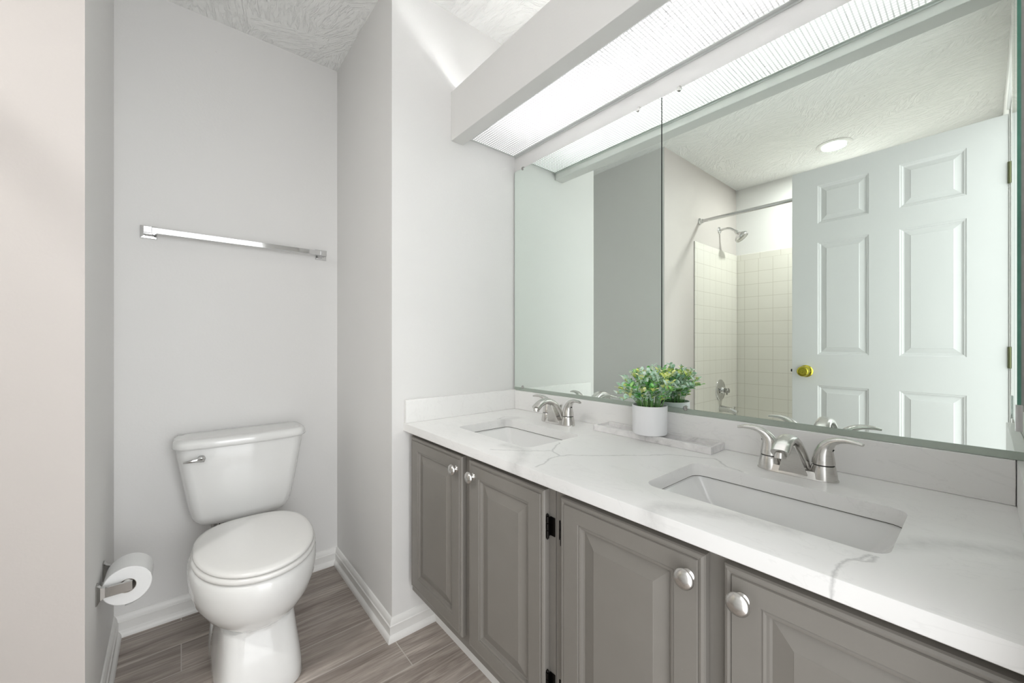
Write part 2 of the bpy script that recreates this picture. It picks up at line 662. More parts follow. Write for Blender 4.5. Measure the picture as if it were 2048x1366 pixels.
def loft(bm, rings, cap0=True, cap1=True, closed=True, mi=0):
    vr = [[bm.verts.new(p) for p in r] for r in rings]
    n = len(vr[0])
    for a, c in zip(vr[:-1], vr[1:]):
        for i in range(n if closed else n - 1):
            j = (i + 1) % n
            f = bm.faces.new((a[i], a[j], c[j], c[i]))
            f.material_index = mi
    if cap0:
        bm.faces.new(vr[0][::-1]).material_index = mi
    if cap1:
        bm.faces.new(vr[-1]).material_index = mi
    return vr


def frame_at(t, up=Vector((0, 0, 1))):
    t = t.normalized()
    if abs(t.dot(up)) > 0.99:
        up = Vector((0, 1, 0))
    s = t.cross(up).normalized()
    u = s.cross(t).normalized()
    return s, u


def sweep(bm, pts, rad, n=12, sq=None, up=Vector((0, 0, 1)), mi=0, cap=True):
    """tube along pts; rad per point (number or (side, up)); sq = superellipse exponent"""
    pts = [Vector(p) for p in pts]
    rings = []
    for i, p in enumerate(pts):
        t = (pts[min(i + 1, len(pts) - 1)] - pts[max(i - 1, 0)])
        s, u = frame_at(t, up)
        r = rad[i] if isinstance(rad, (list, tuple)) else rad
        ra, rb = r if isinstance(r, (list, tuple)) else (r, r)
        ring = []
        for k in range(n):
            a = 2 * pi * k / n
            ca, sa = cos(a), sin(a)
            e = sq or 1.0
            ca = math.copysign(abs(ca) ** e, ca)
            sa = math.copysign(abs(sa) ** e, sa)
            ring.append(p + s * ra * ca + u * rb * sa)
        rings.append(ring)
    loft(bm, rings, cap, cap, mi=mi)


def lathe(bm, prof, center, axis=Vector((0, 0, 1)), n=32, mi=0, cap0=True, cap1=True):
    """prof = [(radius, distance along axis)]"""
    axis = Vector(axis).normalized()
    s, u = frame_at(axis, Vector((0, 0, 1)) if abs(axis.z) < 0.9 else Vector((0, 1, 0)))
    c = Vector(center)
    rings = []
    for r, h in prof:
        rings.append([c + axis * h + (s * cos(2 * pi * k / n) + u * sin(2 * pi * k / n)) * max(r, 1e-5) for k in range(n)])
    loft(bm, rings, cap0, cap1, mi=mi)


def smooth_path(ctrl, per=6):
    """Catmull-Rom through control points"""
    P = [Vector(c) for c in ctrl]
    P = [P[0] * 2 - P[1]] + P + [P[-1] * 2 - P[-2]]
    out = []
    for i in range(1, len(P) - 2):
        for k in range(per):
            t = k / per
            a, b_, c, d = P[i - 1], P[i], P[i + 1], P[i + 2]
            out.append(0.5 * ((2 * b_) + (c - a) * t + (2 * a - 5 * b_ + 4 * c - d) * t * t + (3 * b_ - a - 3 * c + d) * t ** 3))
    out.append(P[-2])
    return out


def rrect(x0, y0, x1, y1, r, z, k=6):
    pts = []
    for cx, cy, a0 in ((x1 - r, y1 - r, 0), (x0 + r, y1 - r, 90), (x0 + r, y0 + r, 180), (x1 - r, y0 + r, 270)):
        for i in range(k + 1):
            a = radians(a0 + 90 * i / k)
            pts.append(Vector((cx + r * cos(a), cy + r * sin(a), z)))
    return pts


# ------------------------------------------------------------------ room
ZC = 2.44
YB = 2.066          # back wall of the toilet alcove
XA = 0.595          # right side wall of the alcove
YR = 1.400          # return wall at the vanity's end
XM = 1.190          # wall behind the mirror
YF = -0.059         # wall with the doorway, beside the vanity's near end
YS = 1.410          # wall with the shower head
XT = -1.410         # long wall of the tub


def struct(name, bm, m, **k):
    o = obj(name, bm, m, **k)
    return tag(o, kind='structure')


b = B(); box(b, -1.55, -0.25, -0.1, 1.35, 2.2, 0.0); struct('floor', b, M['floor'])
b = B(); box(b, -1.55, -0.25, ZC, 1.35, 2.2, ZC + 0.1); struct('ceiling', b, M['ceiling'])
b = B(); box(b, -0.30, YB, 0, 0.70, YB + 0.12, ZC); struct('wall_back', b, M['wall'])
b = B(); box(b, XA, YR, 0, XM + 0.12, YB + 0.12, ZC); struct('wall_return', b, M['wall'])
b = B(); box(b, XM, -0.20, 0, XM + 0.12, YR, ZC); struct('wall_right', b, M['wall'])
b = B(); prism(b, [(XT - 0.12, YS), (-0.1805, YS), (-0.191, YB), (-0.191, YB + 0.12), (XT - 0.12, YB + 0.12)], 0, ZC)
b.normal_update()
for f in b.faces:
    f.material_index = 1 if abs(f.normal.x) > 0.9 else 0  # side faces catch less light, so they keep the lighter copy
struct('wall_left', b, [M['wall_warm_dimmed'], M['wall']])
b = B(); box(b, XT - 0.12, -0.20, 0, XT, YS, ZC); struct('wall_tub', b, M['wall'])
b = B()
YD = -0.072
box(b, XT, -0.17, 0, -0.250, YD, ZC)
box(b, 0.560, -0.17, 0, XM, YF, ZC)
box(b, -0.250, -0.17, 2.055, 0.560, YD, ZC)
struct('wall_front', b, M['wall'])

# door frame: jambs, head and casing
b = B()
box(b, -0.250, -0.172, 0, -0.236, YD + 0.001, 2.055)
box(b, 0.546, -0.172, 0, 0.560, YF + 0.001, 2.055)
box(b, -0.236, -0.172, 2.041, 0.546, YD + 0.001, 2.055)
box(b, -0.236, -0.11, 0, -0.226, -0.098, 2.041)
struct('trim_1', b, M['trim'], bevel=0.0015)
b = B()
for x0, x1, z0, z1, yw, th in ((-0.315, -0.242, 0, 2.12, YD, 0.006), (0.552, 0.612, 0, 2.12, YF, 0.008), (-0.242, 0.5515, 2.048, 2.12, YD, 0.012)):
    box(b, x0, yw, z0, x1, yw + th, z1)
struct('trim_2', b, M['trim'], bevel=0.003)

# baseboards: moulded profile swept round the alcove with mitred corners
prof = [(0, 0), (0.022, 0), (0.022, 0.004), (0.021, 0.012), (0.017, 0.019), (0.0135, 0.022), (0.0125, 0.0235),
        (0.0125, 0.050), (0.0135, 0.054), (0.0105, 0.057), (0.0095, 0.066), (0.007, 0.072), (0.004, 0.077), (0.0, 0.079)]
path = [Vector((-0.1805, YS)), Vector((-0.191, YB)), Vector((XA, YB)), Vector((XA, YR)), Vector((0.768, YR))]


def run(i, name):
    a, c = path[i], path[i + 1]
    d = (c - a).normalized()
    nrm = Vector((d.y, -d.x))       # room side lies to the right of the walking direction

    def miter(p, d0, d1):
        n0 = Vector((d0.y, -d0.x)); n1 = Vector((d1.y, -d1.x))
        m_ = (n0 + n1)
        return m_ / (1 + n0.dot(n1))
    d0 = (path[i] - path[i - 1]).normalized() if i > 0 else d
    d1 = (path[i + 2] - path[i + 1]).normalized() if i + 2 < len(path) else d
    m0 = miter(a, d0, d); m1 = miter(c, d, d1)
    r0 = [Vector((a.x + m0.x * t, a.y + m0.y * t, z)) for t, z in prof]
    r1 = [Vector((c.x + m1.x * t, c.y + m1.y * t, z)) for t, z in prof]
    bm = B(); loft(bm, [r0, r1])
    struct(name, bm, M['trim'], smooth=True, angle=25)


run(0, 'baseboard_left'); run(1, 'baseboard_back'); run(2, 'baseboard_alcove'); run(3, 'baseboard_return')


# ------------------------------------------------------------------ panelled leaf (cabinet doors and room door)
def panel_leaf(bm, u0, u1, z0, z1, panels, place, thick, edge, rings):
    """front face with moulded panels. place(u, depth, z) -> world point, depth grows into the leaf"""
    # outer body
    seq = [(0.0, thick)] + edge
    last = None
    first = None
    for ins, dp in seq:
        r = [bm.verts.new(place(u, dp, z)) for u, z in ((u0 + ins, z0 + ins), (u1 - ins, z0 + ins), (u1 - ins, z1 - ins), (u0 + ins, z1 - ins))]
        if last:
            for i in range(4):
                bm.faces.new((last[i], last[(i + 1) % 4], r[(i + 1) % 4], r[i]))
        else:
            first = r
        last = r
    bm.faces.new(first[::-1])
    fi = edge[-1][0]
    us = sorted({u0 + fi, u1 - fi} | {p[0] for p in panels} | {p[1] for p in panels})
    zs = sorted({z0 + fi, z1 - fi} | {p[2] for p in panels} | {p[3] for p in panels})
    grid = {}
    for i, u in enumerate(us):
        for j, z in enumerate(zs):
            grid[i, j] = bm.verts.new(place(u, edge[-1][1], z))
    for i in range(len(us) - 1):
        for j in range(len(zs) - 1):
            um, zm = (us[i] + us[i + 1]) / 2, (zs[j] + zs[j + 1]) / 2
            if any(p[0] < um < p[1] and p[2] < zm < p[3] for p in panels):
                continue
            bm.faces.new((grid[i, j], grid[i + 1, j], grid[i + 1, j + 1], grid[i, j + 1]))
    for p in panels:
        last = None
        for ins, dp in [(0, edge[-1][1])] + rings:
            r = [bm.verts.new(place(u, dp, z)) for u, z in ((p[0] + ins, p[2] + ins), (p[1] - ins, p[2] + ins), (p[1] - ins, p[3] - ins), (p[0] + ins, p[3] - ins))]
            if last:
                for i in range(4):
                    bm.faces.new((last[i], last[(i + 1) % 4], r[(i + 1) % 4], r[i]))
            last = r
        bm.faces.new(last)
    bmesh.ops.remove_doubles(bm, verts=bm.verts[:], dist=0.00005)


# ------------------------------------------------------------------ vanity cabinets
XFF = 0.676     # face frame
XDF = 0.655     # door front
ZCT = 0.790     # counter top
ZD0, ZD1 = 0.188, 0.742

door_edge = [(0.0, 0.006), (0.002, 0.0025), (0.006, 0.0008), (0.0105, 0.0022), (0.0115, 0.0032), (0.0128, 0.0)]
door_rings = [(0.001, 0.0028), (0.0035, 0.0018), (0.0075, 0.003), (0.0095, 0.0095), (0.013, 0.0105), (0.040, 0.0036), (0.0415, 0.0026)]


def make_knob(parent, y, z):
    bm = B()
    lathe(bm, [(0.0105, 0.0), (0.0105, 0.002), (0.008, 0.004), (0.0055, 0.008), (0.0055, 0.013), (0.009, 0.0155),
               (0.0155, 0.0165), (0.0175, 0.0185), (0.017, 0.021), (0.013, 0.0245), (0.007, 0.0265), (0.002, 0.027)],
          (XDF, y, z), (-1, 0, 0), n=32)
    o = obj('knob', bm, M['nickel'], parent, smooth=True, angle=50)
    o['label'] = 'round brushed nickel knob'
    return o


def make_hinge(parent, y, z, s, label=True):
    """half-wrap hinge; s = +1 when the door lies on the +y side"""
    bm = B()
    box(bm, XFF - 0.0025, min(y - s * 0.004, y - s * 0.019), z - 0.022, XFF - 0.0002, max(y - s * 0.004, y - s * 0.019), z + 0.022)
    for dz in (-0.017, 0.0, 0.017):
        sweep(bm, [(XFF - 0.010, y - s * 0.003, z + dz - 0.0075), (XFF - 0.010, y - s * 0.003, z + dz + 0.0075)], 0.0042, 12)
    box(bm, XFF - 0.011, min(y - s * 0.006, y - s * 0.0005), z - 0.022, XFF - 0.004, max(y - s * 0.006, y - s * 0.0005), z + 0.022)
    for dz in (-0.027, 0.027):
        lathe(bm, [(0.002, -0.003), (0.004, 0), (0.002, 0.003)], (XFF - 0.010, y - s * 0.003, z + dz), n=12)
    o = obj('hinge', bm, M['hinge_dark'], parent, smooth=True)
    o['label'] = 'black cabinet hinge'
    return o


def cabinet(name, y0, y1, doors, label):
    root = thing(name, (0.9, (y0 + y1) / 2, 0.0), label, 'cabinet')
    bm = B()
    ym = (doors[0][0] + doors[1][1]) / 2
    # face frame: two stiles, mullion, rails; open carcass behind
    t = 0.019
    zb = 0.150
    zt = 0.758
    box(bm, XFF, y0, zb, XFF + t, y0 + 0.045, zt)
    box(bm, XFF, y1 - 0.045, zb, XFF + t, y1, zt)
    box(bm, XFF, ym - 0.03, zb + 0.045, XFF + t, ym + 0.03, zt - 0.045)
    box(bm, XFF, y0 + 0.045, zt - 0.045, XFF + t, y1 - 0.045, zt)
    box(bm, XFF, y0 + 0.045, zb, XFF + t, y1 - 0.045, zb + 0.045)
    box(bm, XFF + t, y0, zb, 1.186, y0 + 0.012, zt)
    box(bm, XFF + t, y1 - 0.012, zb, 1.186, y1, zt)
    box(bm, XFF + t, y0 + 0.012, zb, 1.186, y1 - 0.012, zb + 0.012)
    box(bm, 1.176, y0 + 0.012, zb + 0.012, 1.186, y1 - 0.012, zt)
    obj('body', bm, M['cab'], root)
    for (d0, d1, side) in doors:
        bm = B()
        pl = [(d0 + 0.052, d1 - 0.052, ZD0 + 0.046, ZD1 - 0.044)]
        panel_leaf(bm, d0, d1, ZD0, ZD1, pl, lambda u, dp, z: Vector((XDF + dp, u, z)), 0.0205, door_edge, door_rings)
        dr = obj('door', bm, M['cab'], root, smooth=True, angle=20)
        # knob on the side where the pair meets, hinges on the other side
        ky = d1 - 0.028 if side < 0 else d0 + 0.026
        make_knob(dr, ky, 0.700)
        hy = d0 if side < 0 else d1
        for hz in (0.655, 0.285):
            make_hinge(root, hy, hz, -side)
    bm = B()
    box(bm, 0.764, y0, 0.0, 0.776, y1, 0.150)
    k = obj('toe_kick', bm, M['toekick'], root)
    k['label'] = 'white toe kick board'
    return root


cabinet('vanity_cabinet', 0.646, 1.398, [(0.667, 0.985, -1), (1.024, 1.370, 1)],
        'grey two-door vanity cabinet under the far sink, next to the toilet alcove')
cabinet('vanity_cabinet', -0.057, 0.644, [(-0.048, 0.264, -1), (0.293, 0.615, 1)],
        'grey two-door vanity cabinet under the near sink, at the bottom right of the photo')

# ------------------------------------------------------------------ countertop with two sink cut-outs
SINKS = [(0.757, 0.836, 0.995, 1.213), (0.757, 0.085, 0.995, 0.467)]


def slab_with_holes():
    bm = B()
    x0, y0, x1, y1 = 0.640, YF + 0.001, 1.189, YR - 0.001
    zt, zb = ZCT, ZCT - 0.030
    e = 0.003
    # top and bottom as bands between and around the cut-outs
    K = 6
    for z, flip in ((zt, False), (zb, True)):
        ins = e if z == zt else 0.0015
        X0, Y0, X1, Y1 = x0 + ins, y0, x1, y1
        holes = []
        for s in SINKS:
            holes.append([bm.verts.new(p) for p in rrect(s[0], s[1], s[2], s[3], 0.028, z, K)])
        ymid = (SINKS[1][3] + SINKS[0][1]) / 2
        cells = [(Y0, ymid, holes[1]), (ymid, Y1, holes[0])]
        cache = {}

        def V(x, y):
            k = (round(x, 5), round(y, 5))
            if k not in cache:
                cache[k] = bm.verts.new((x, y, z))
            return cache[k]
        for ya, yb, h in cells:
            n = len(h)
            q = n // 4      # k+1 verts per corner: (x1,y1),(x0,y1),(x0,y0),(x1,y0)
            corners = [V(X1, yb), V(X0, yb), V(X0, ya), V(X1, ya)]
            for c in range(4):
                seg = h[c * q:(c + 1) * q]
                for i in range(len(seg) - 1):
                    bm.faces.new((corners[c], seg[i + 1], seg[i]))
                nx = (c + 1) % 4
                bm.faces.new((corners[c], corners[nx], h[(nx * q) % n], seg[-1]))
        cache_top = dict(cache)
        if z == zt:
            top = cache_top
            htop = holes
        else:
            bot = cache_top
            hbot = holes
    # hole walls
    for a, c in zip(htop, hbot):
        n = len(a)
        for i in range(n):
            j = (i + 1) % n
            bm.faces.new((a[i], a[j], c[j], c[i]))
    # front edge: eased arris at top and bottom, one strip per y span
    ys = [y0, (SINKS[1][3] + SINKS[0][1]) / 2, y1]
    profile = [(x0 + e, zt), (x0 + e * 0.3, zt - e * 0.3), (x0, zt - e), (x0, zb + 0.0015), (x0 + 0.0015, zb)]
    for ya, yb in zip(ys[:-1], ys[1:]):
        for (xa, za), (xb, zb_) in zip(profile[:-1], profile[1:]):
            bm.faces.new([bm.verts.new(p) for p in ((xa, ya, za), (xb, ya, zb_), (xb, yb, zb_), (xa, yb, za))])
    # ends and back
    for y in (y0, y1):
        bm.faces.new([bm.verts.new((x, y, z)) for x, z in profile] + [bm.verts.new((x1, y, zb)), bm.verts.new((x1, y, zt))])
    for ya, yb in zip(ys[:-1], ys[1:]):
        bm.faces.new([bm.verts.new(p) for p in ((x1, ya, zt), (x1, ya, zb), (x1, yb, zb), (x1, yb, zt))])
    bmesh.ops.remove_doubles(bm, verts=bm.verts[:], dist=0.00002)
    return bm


o = obj('countertop', slab_with_holes(), M['quartz'], smooth=True, angle=30)
tag(o, 'long white quartz countertop with fine grey veins and two sink cut-outs', 'countertop')

b = B(); box(b, 1.173, YF + 0.021, ZCT, 1.1895, YR - 0.0195, 0.874)
o = obj('backsplash', b, M['quartz_back'], bevel=0.0015); tag(o, 'long low white quartz backsplash strip under the big mirror', 'backsplash')
b = B(); box(b, 0.642, YR - 0.019, ZCT, 1.1895, YR - 0.0005, 0.876)
o = obj('backsplash', b, M['quartz_side'], bevel=0.0015); tag(o, 'short white quartz side splash on the return wall beside the far sink', 'backsplash')
b = B(); box(b, 0.642, YF + 0.0005, ZCT, 1.1895, YF + 0.020, 0.874)
o = obj('backsplash', b, M['quartz_side'], bevel=0.0015); tag(o, 'white quartz side splash at the right edge of the photo, beside the near sink', 'backsplash')


# ------------------------------------------------------------------ sinks
def sink(s, label):
    root = thing('sink', ((s[0] + s[2]) / 2, (s[1] + s[3]) / 2, ZCT - 0.031), label, 'sink', 'undermount sinks')
    bm = B()
    zt = ZCT - 0.031
    x0, y0, x1, y1 = s
    g = 0.003
    outer = [rrect(x0 - 0.016, y0 - 0.018, x1 + 0.018, y1 + 0.018, 0.04, zt)]
    inner = [rrect(x0 - g, y0 - g, x1 + g, y1 + g, 0.03, zt),
             rrect(x0 - g + 0.001, y0 - g + 0.001, x1 + g - 0.001, y1 + g - 0.001, 0.03, zt - 0.006),
             rrect(x0 + 0.012, y0 + 0.03, x1 - 0.012, y1 - 0.03, 0.014, zt - 0.045),
             rrect(x0 + 0.028, y0 + 0.085, x1 - 0.028, y1 - 0.085, 0.008, zt - 0.105),
             rrect(x0 + 0.034, y0 + 0.098, x1 - 0.034, y1 - 0.098, 0.008, zt - 0.118),
             rrect(x0 + 0.10, y0 + 0.16, x1 - 0.10, y1 - 0.16, 0.012, zt - 0.124)]
    under = [rrect(x0 - 0.016, y0 - 0.018, x1 + 0.018, y1 + 0.018, 0.04, zt - 0.008),
             rrect(x0 - 0.004, y0 + 0.0, x1 + 0.004, y1 - 0.0, 0.03, zt - 0.02),
             rrect(x0 + 0.018, y0 + 0.075, x1 - 0.018, y1 - 0.075, 0.03, zt - 0.115),
             rrect(x0 + 0.05, y0 + 0.12, x1 - 0.05, y1 - 0.12, 0.02, zt - 0.136)]
    loft(bm, list(reversed(under)) + outer + inner, True, True)
    obj('basin', bm, M['porcelain'], root, smooth=True, angle=22)
    cx, cy = (x0 + x1) / 2, (y0 + y1) / 2
    bm = B()
    lathe(bm, [(0.021, 0.0), (0.021, 0.002), (0.017, 0.0025), (0.016, 0.001), (0.0145, 0.001), (0.0145, 0.004), (0.010, 0.0065), (0.002, 0.007)],
          (cx, cy, zt - 0.1245), n=28)
    obj('drain', bm, M['nickel'], root, smooth=True)
    bm = B()
    pts_o = rrect(x0 - 0.0032, y0 - 0.0032, x1 + 0.0032, y1 + 0.0032, 0.031, zt + 0.0008)
    pts_i = rrect(x0 - 0.0008, y0 - 0.0008, x1 + 0.0008, y1 + 0.0008, 0.0287, zt + 0.0008)
    pts_o2 = [p - Vector((0, 0, 0.0016)) for p in pts_o]
    pts_i2 = [p - Vector((0, 0, 0.0016)) for p in pts_i]
    loft(bm, [pts_o, pts_i, pts_i2, pts_o2, pts_o], False, False)
    k = obj('caulk_joint', bm, M['caulk'], root)
    k['label'] = 'thin dark joint line under the countertop edge'
    return root


sink(SINKS[0], 'white rectangular undermount sink nearest the toilet alcove')
sink(SINKS[1], 'white rectangular undermount sink in the right foreground')


# ------------------------------------------------------------------ faucets (built once in local coordinates: +y along the vanity, -x to the user)
def faucet(loc, label):
    root = thing('faucet', loc, label, 'faucet', 'brushed nickel centerset faucets')
    bm = B()
    # base plate: waisted oval

    def stad(hx, hy, z, e=0.62, n=48):
        out = []
        for k in range(n):
            a = 2 * pi * k / n
            c, s_ = cos(a), sin(a)
            out.append(Vector((math.copysign(abs(c) ** 0.9, c) * hx, math.copysign(abs(s_) ** e, s_) * hy, z)))
        return out
    loft(bm, [stad(0.0265, 0.078, 0), stad(0.0265, 0.078, 0.0025), stad(0.0255, 0.0765, 0.004), stad(0.0235, 0.074, 0.013), stad(0.0215, 0.068, 0.017)])
    obj('base_plate', bm, M['nickel'], root, smooth=True, local=True)
    # cones under the handles
    for sgn in (-1, 1):
        bm = B()
        lathe(bm, [(0.0255, 0.003), (0.0245, 0.012), (0.0225, 0.024), (0.0212, 0.0315), (0.0206, 0.0325)], (0, sgn * 0.0508, 0), n=32)
        obj('handle_base', bm, M['nickel'], root, smooth=True, local=True)
        bm = B()
        lathe(bm, [(0.0193, 0.032), (0.0193, 0.0355)], (0, sgn * 0.0508, 0), n=32)
        k = obj('ring_gap', bm, M['black'], root, local=True)
        k['label'] = 'dark gap ring below the handle'
        # bell-shaped lever handle
        ctrl = [(0, sgn * 0.0508, 0.035), (0, sgn * 0.0508, 0.045), (0, sgn * 0.0520, 0.060), (-0.001, sgn * 0.0570, 0.074),
                (-0.003, sgn * 0.0680, 0.086), (-0.006, sgn * 0.0850, 0.0925), (-0.010, sgn * 0.1040, 0.0930), (-0.013, sgn * 0.1190, 0.0905)]
        rr = [(0.0212, 0.0212), (0.0203, 0.0203), (0.0165, 0.0175), (0.0135, 0.0135), (0.0115, 0.0085), (0.0105, 0.0060), (0.0098, 0.0048), (0.0060, 0.0030)]
        P = smooth_path(ctrl, 5)
        R = []
        for i in range(len(rr) - 1):
            for k2 in range(5):
                t = k2 / 5
                R.append((rr[i][0] * (1 - t) + rr[i + 1][0] * t, rr[i][1] * (1 - t) + rr[i + 1][1] * t))
        R.append(rr[-1])
        bm = B()
        # ring frames follow the lever; side axis is x
        rings = []
        for i, p in enumerate(P):
            t = (P[min(i + 1, len(P) - 1)] - P[max(i - 1, 0)]).normalized()
            sx = Vector((1, 0, 0))
            sx = (sx - t * sx.dot(t)).normalized()
            u = sx.cross(t).normalized()
            rings.append([p + sx * R[i][0] * cos(2 * pi * q / 20) + u * R[i][1] * sin(2 * pi * q / 20) for q in range(20)])
        loft(bm, rings)
        h = obj('handle', bm, M['nickel'], root, smooth=True, local=True, angle=50)
        bm = B()
        lathe(bm, [(0.0036, 0), (0.0036, 0.0012)], (-0.001, sgn * 0.0675, 0.066), (0, sgn * 1, -0.55), n=12)
        k = obj('set_screw', bm, M['black'], h, local=True)
    # spout: wide flat-sided arch leaning forward
    ctrl = [(0.004, 0, 0.010), (0.000, 0, 0.035), (-0.013, 0, 0.060), (-0.034, 0, 0.080), (-0.062, 0, 0.0880), (-0.090, 0, 0.082), (-0.113, 0, 0.067)]
    rr = [(0.0300, 0.0150), (0.0255, 0.0140), (0.0210, 0.0120), (0.0172, 0.0110), (0.0162, 0.0108), (0.0165, 0.0108), (0.0172, 0.0105)]
    P = smooth_path(ctrl, 6)
    R = []
    for i in range(len(rr) - 1):
        for k2 in range(6):
            t = k2 / 6
            R.append((rr[i][0] * (1 - t) + rr[i + 1][0] * t, rr[i][1] * (1 - t) + rr[i + 1][1] * t))
    R.append(rr[-1])
    bm = B()
    rings = []
    for i, p in enumerate(P):
        t = (P[min(i + 1, len(P) - 1)] - P[max(i - 1, 0)]).normalized()
        sy = Vector((0, 1, 0))
        u = t.cross(sy).normalized()
        ring = []
        for q in range(28):
            a = 2 * pi * q / 28
            c, s_ = cos(a), sin(a)
            c = math.copysign(abs(c) ** 0.78, c)
            s_ = math.copysign(abs(s_) ** 0.8, s_)
            ring.append(p + sy * R[i][0] * c + u * R[i][1] * s_)
        rings.append(ring)
    loft(bm, rings)
    sp = obj('spout', bm, M['nickel'], root, smooth=True, local=True, angle=60)
    # flat triangular front apron under the arch
    bm = B()
    f0 = [Vector((-0.024, y, 0.004)) for y in (-0.029, 0.029)]
    f1 = [Vector((-0.046, y, 0.073)) for y in (0.0095, -0.0095)]
    g0 = [Vector((0.0, y, 0.004)) for y in (-0.029, 0.029)]
    g1 = [Vector((-0.026, y, 0.073)) for y in (0.0095, -0.0095)]
    A = [bm.verts.new(p) for p in f0 + f1]
    C = [bm.verts.new(p) for p in g0 + g1]
    bm.faces.new(A); bm.faces.new(C[::-1])
    for i in range(4):
        bm.faces.new((A[i], A[(i + 1) % 4], C[(i + 1) % 4], C[i]))
    obj('apron', bm, M['nickel'], root, local=True, bevel=0.0015)
    bm = B()
    lathe(bm, [(0.0095, 0.0), (0.0105, 0.002), (0.0105, 0.012), (0.0095, 0.0125), (0.008, 0.0110)], (-0.1080, 0, 0.067), (-0.25, 0, -1), n=24)
    obj('aerator', bm, M['nickel'], sp, smooth=True, local=True)
    bm = B()
    sweep(bm, [(0.018, 0, 0.012), (0.018, 0, 0.062)], 0.0022, 10)
    lathe(bm, [(0.0040, 0.0), (0.0048, 0.002), (0.0048, 0.007), (0.0030, 0.0095), (0.001, 0.010)], (0.018, 0, 0.060), n=16)
    obj('lift_rod', bm, M['nickel'], root, smooth=True, local=True)
    return root


def copy_tree(o, parent=None):
    c = o.copy()
    COL.objects.link(c)
    c.parent = parent
    for ch in list(o.children):
        copy_tree(ch, c)
    return c


f1 = faucet((1.083, 0.277, ZCT), 'brushed nickel two-handle faucet behind the right foreground sink')
f2 = copy_tree(f1)
f2.location = (1.083, 1.026, ZCT)
f2['label'] = 'brushed nickel two-handle faucet behind the sink nearest the toilet alcove'


# ------------------------------------------------------------------ marble trays and potted plant
def tray(y0, y1, label):
    bm = B()
    x0, x1, z0, z1, w = 1.086, 1.1715, ZCT + 0.0002, ZCT + 0.021, 0.009
    rings = [[(x0, y0, z0), (x1, y0, z0), (x1, y1, z0), (x0, y1, z0)],
             [(x0, y0, z1), (x1, y0, z1), (x1, y1, z1), (x0, y1, z1)],
             [(x0 + w, y0 + w, z1), (x1 - w, y0 + w, z1), (x1 - w, y1 - w, z1), (x0 + w, y1 - w, z1)],
             [(x0 + w, y0 + w, z0 + 0.008), (x1 - w, y0 + w, z0 + 0.008), (x1 - w, y1 - w, z0 + 0.008), (x0 + w, y1 - w, z0 + 0.008)]]
    loft(bm, rings)
    o = obj('marble_tray', bm, M['marble'], bevel=0.0012, base=((x0 + x1) / 2, (y0 + y1) / 2, z0))
    tag(o, label, 'tray', 'narrow marble trays end to end behind the planter')


tray(0.6645, 0.862, 'narrow grey-white marble tray reaching left of the planter towards the far faucet')
tray(0.468, 0.6640, 'narrow grey-white marble tray reaching right of the planter towards the near faucet')

PC = Vector((1.112, 0.664, ZCT + 0.0215))
root = thing('potted_plant', PC, 'small bushy green artificial plant in a round white pot on the marble trays', 'plant')
bm = B()
lathe(bm, [(0.049, 0.0), (0.0505, 0.002), (0.0520, 0.086), (0.0515, 0.0875), (0.0495, 0.0875), (0.0485, 0.078)], PC, n=64, cap1=False)
obj('pot', bm, M['pot'], root, smooth=True)
bm = B()
lathe(bm, [(0.0484, 0.0), (0.044, 0.003), (0.02, 0.006), (0.001, 0.007)], PC + Vector((0, 0, 0.0775)), n=32)
obj('moss', bm, M['soil'], root, smooth=True)
rnd = random.Random(11)
sb = B()
lb = B()


def leaf(bm, p, d, up, L, Wd, mi):
    d = d.normalized()
    s = d.cross(up)
    if s.length < 1e-4:
        s = Vector((1, 0, 0))
    s.normalize()
    n = s.cross(d).normalized()
    cup = L * 0.18
    rows = [(0.0, 0.06), (0.22, 0.62), (0.5, 1.0), (0.78, 0.8), (0.95, 0.35), (1.0, 0.05)]
    prev = None
    for t, w in rows:
        c = p + d * L * t + n * (-cup * (t - 0.5) ** 2 * 2)
        r = [bm.verts.new(c - s * Wd * w * 0.5 + n * cup * 0.5 * w), bm.verts.new(c), bm.verts.new(c + s * Wd * w * 0.5 + n * cup * 0.5 * w)]
        if prev:
            for i in range(2):
                f = bm.faces.new((prev[i], prev[i + 1], r[i + 1], r[i]))
                f.material_index = mi
                f.smooth = True
        prev = r


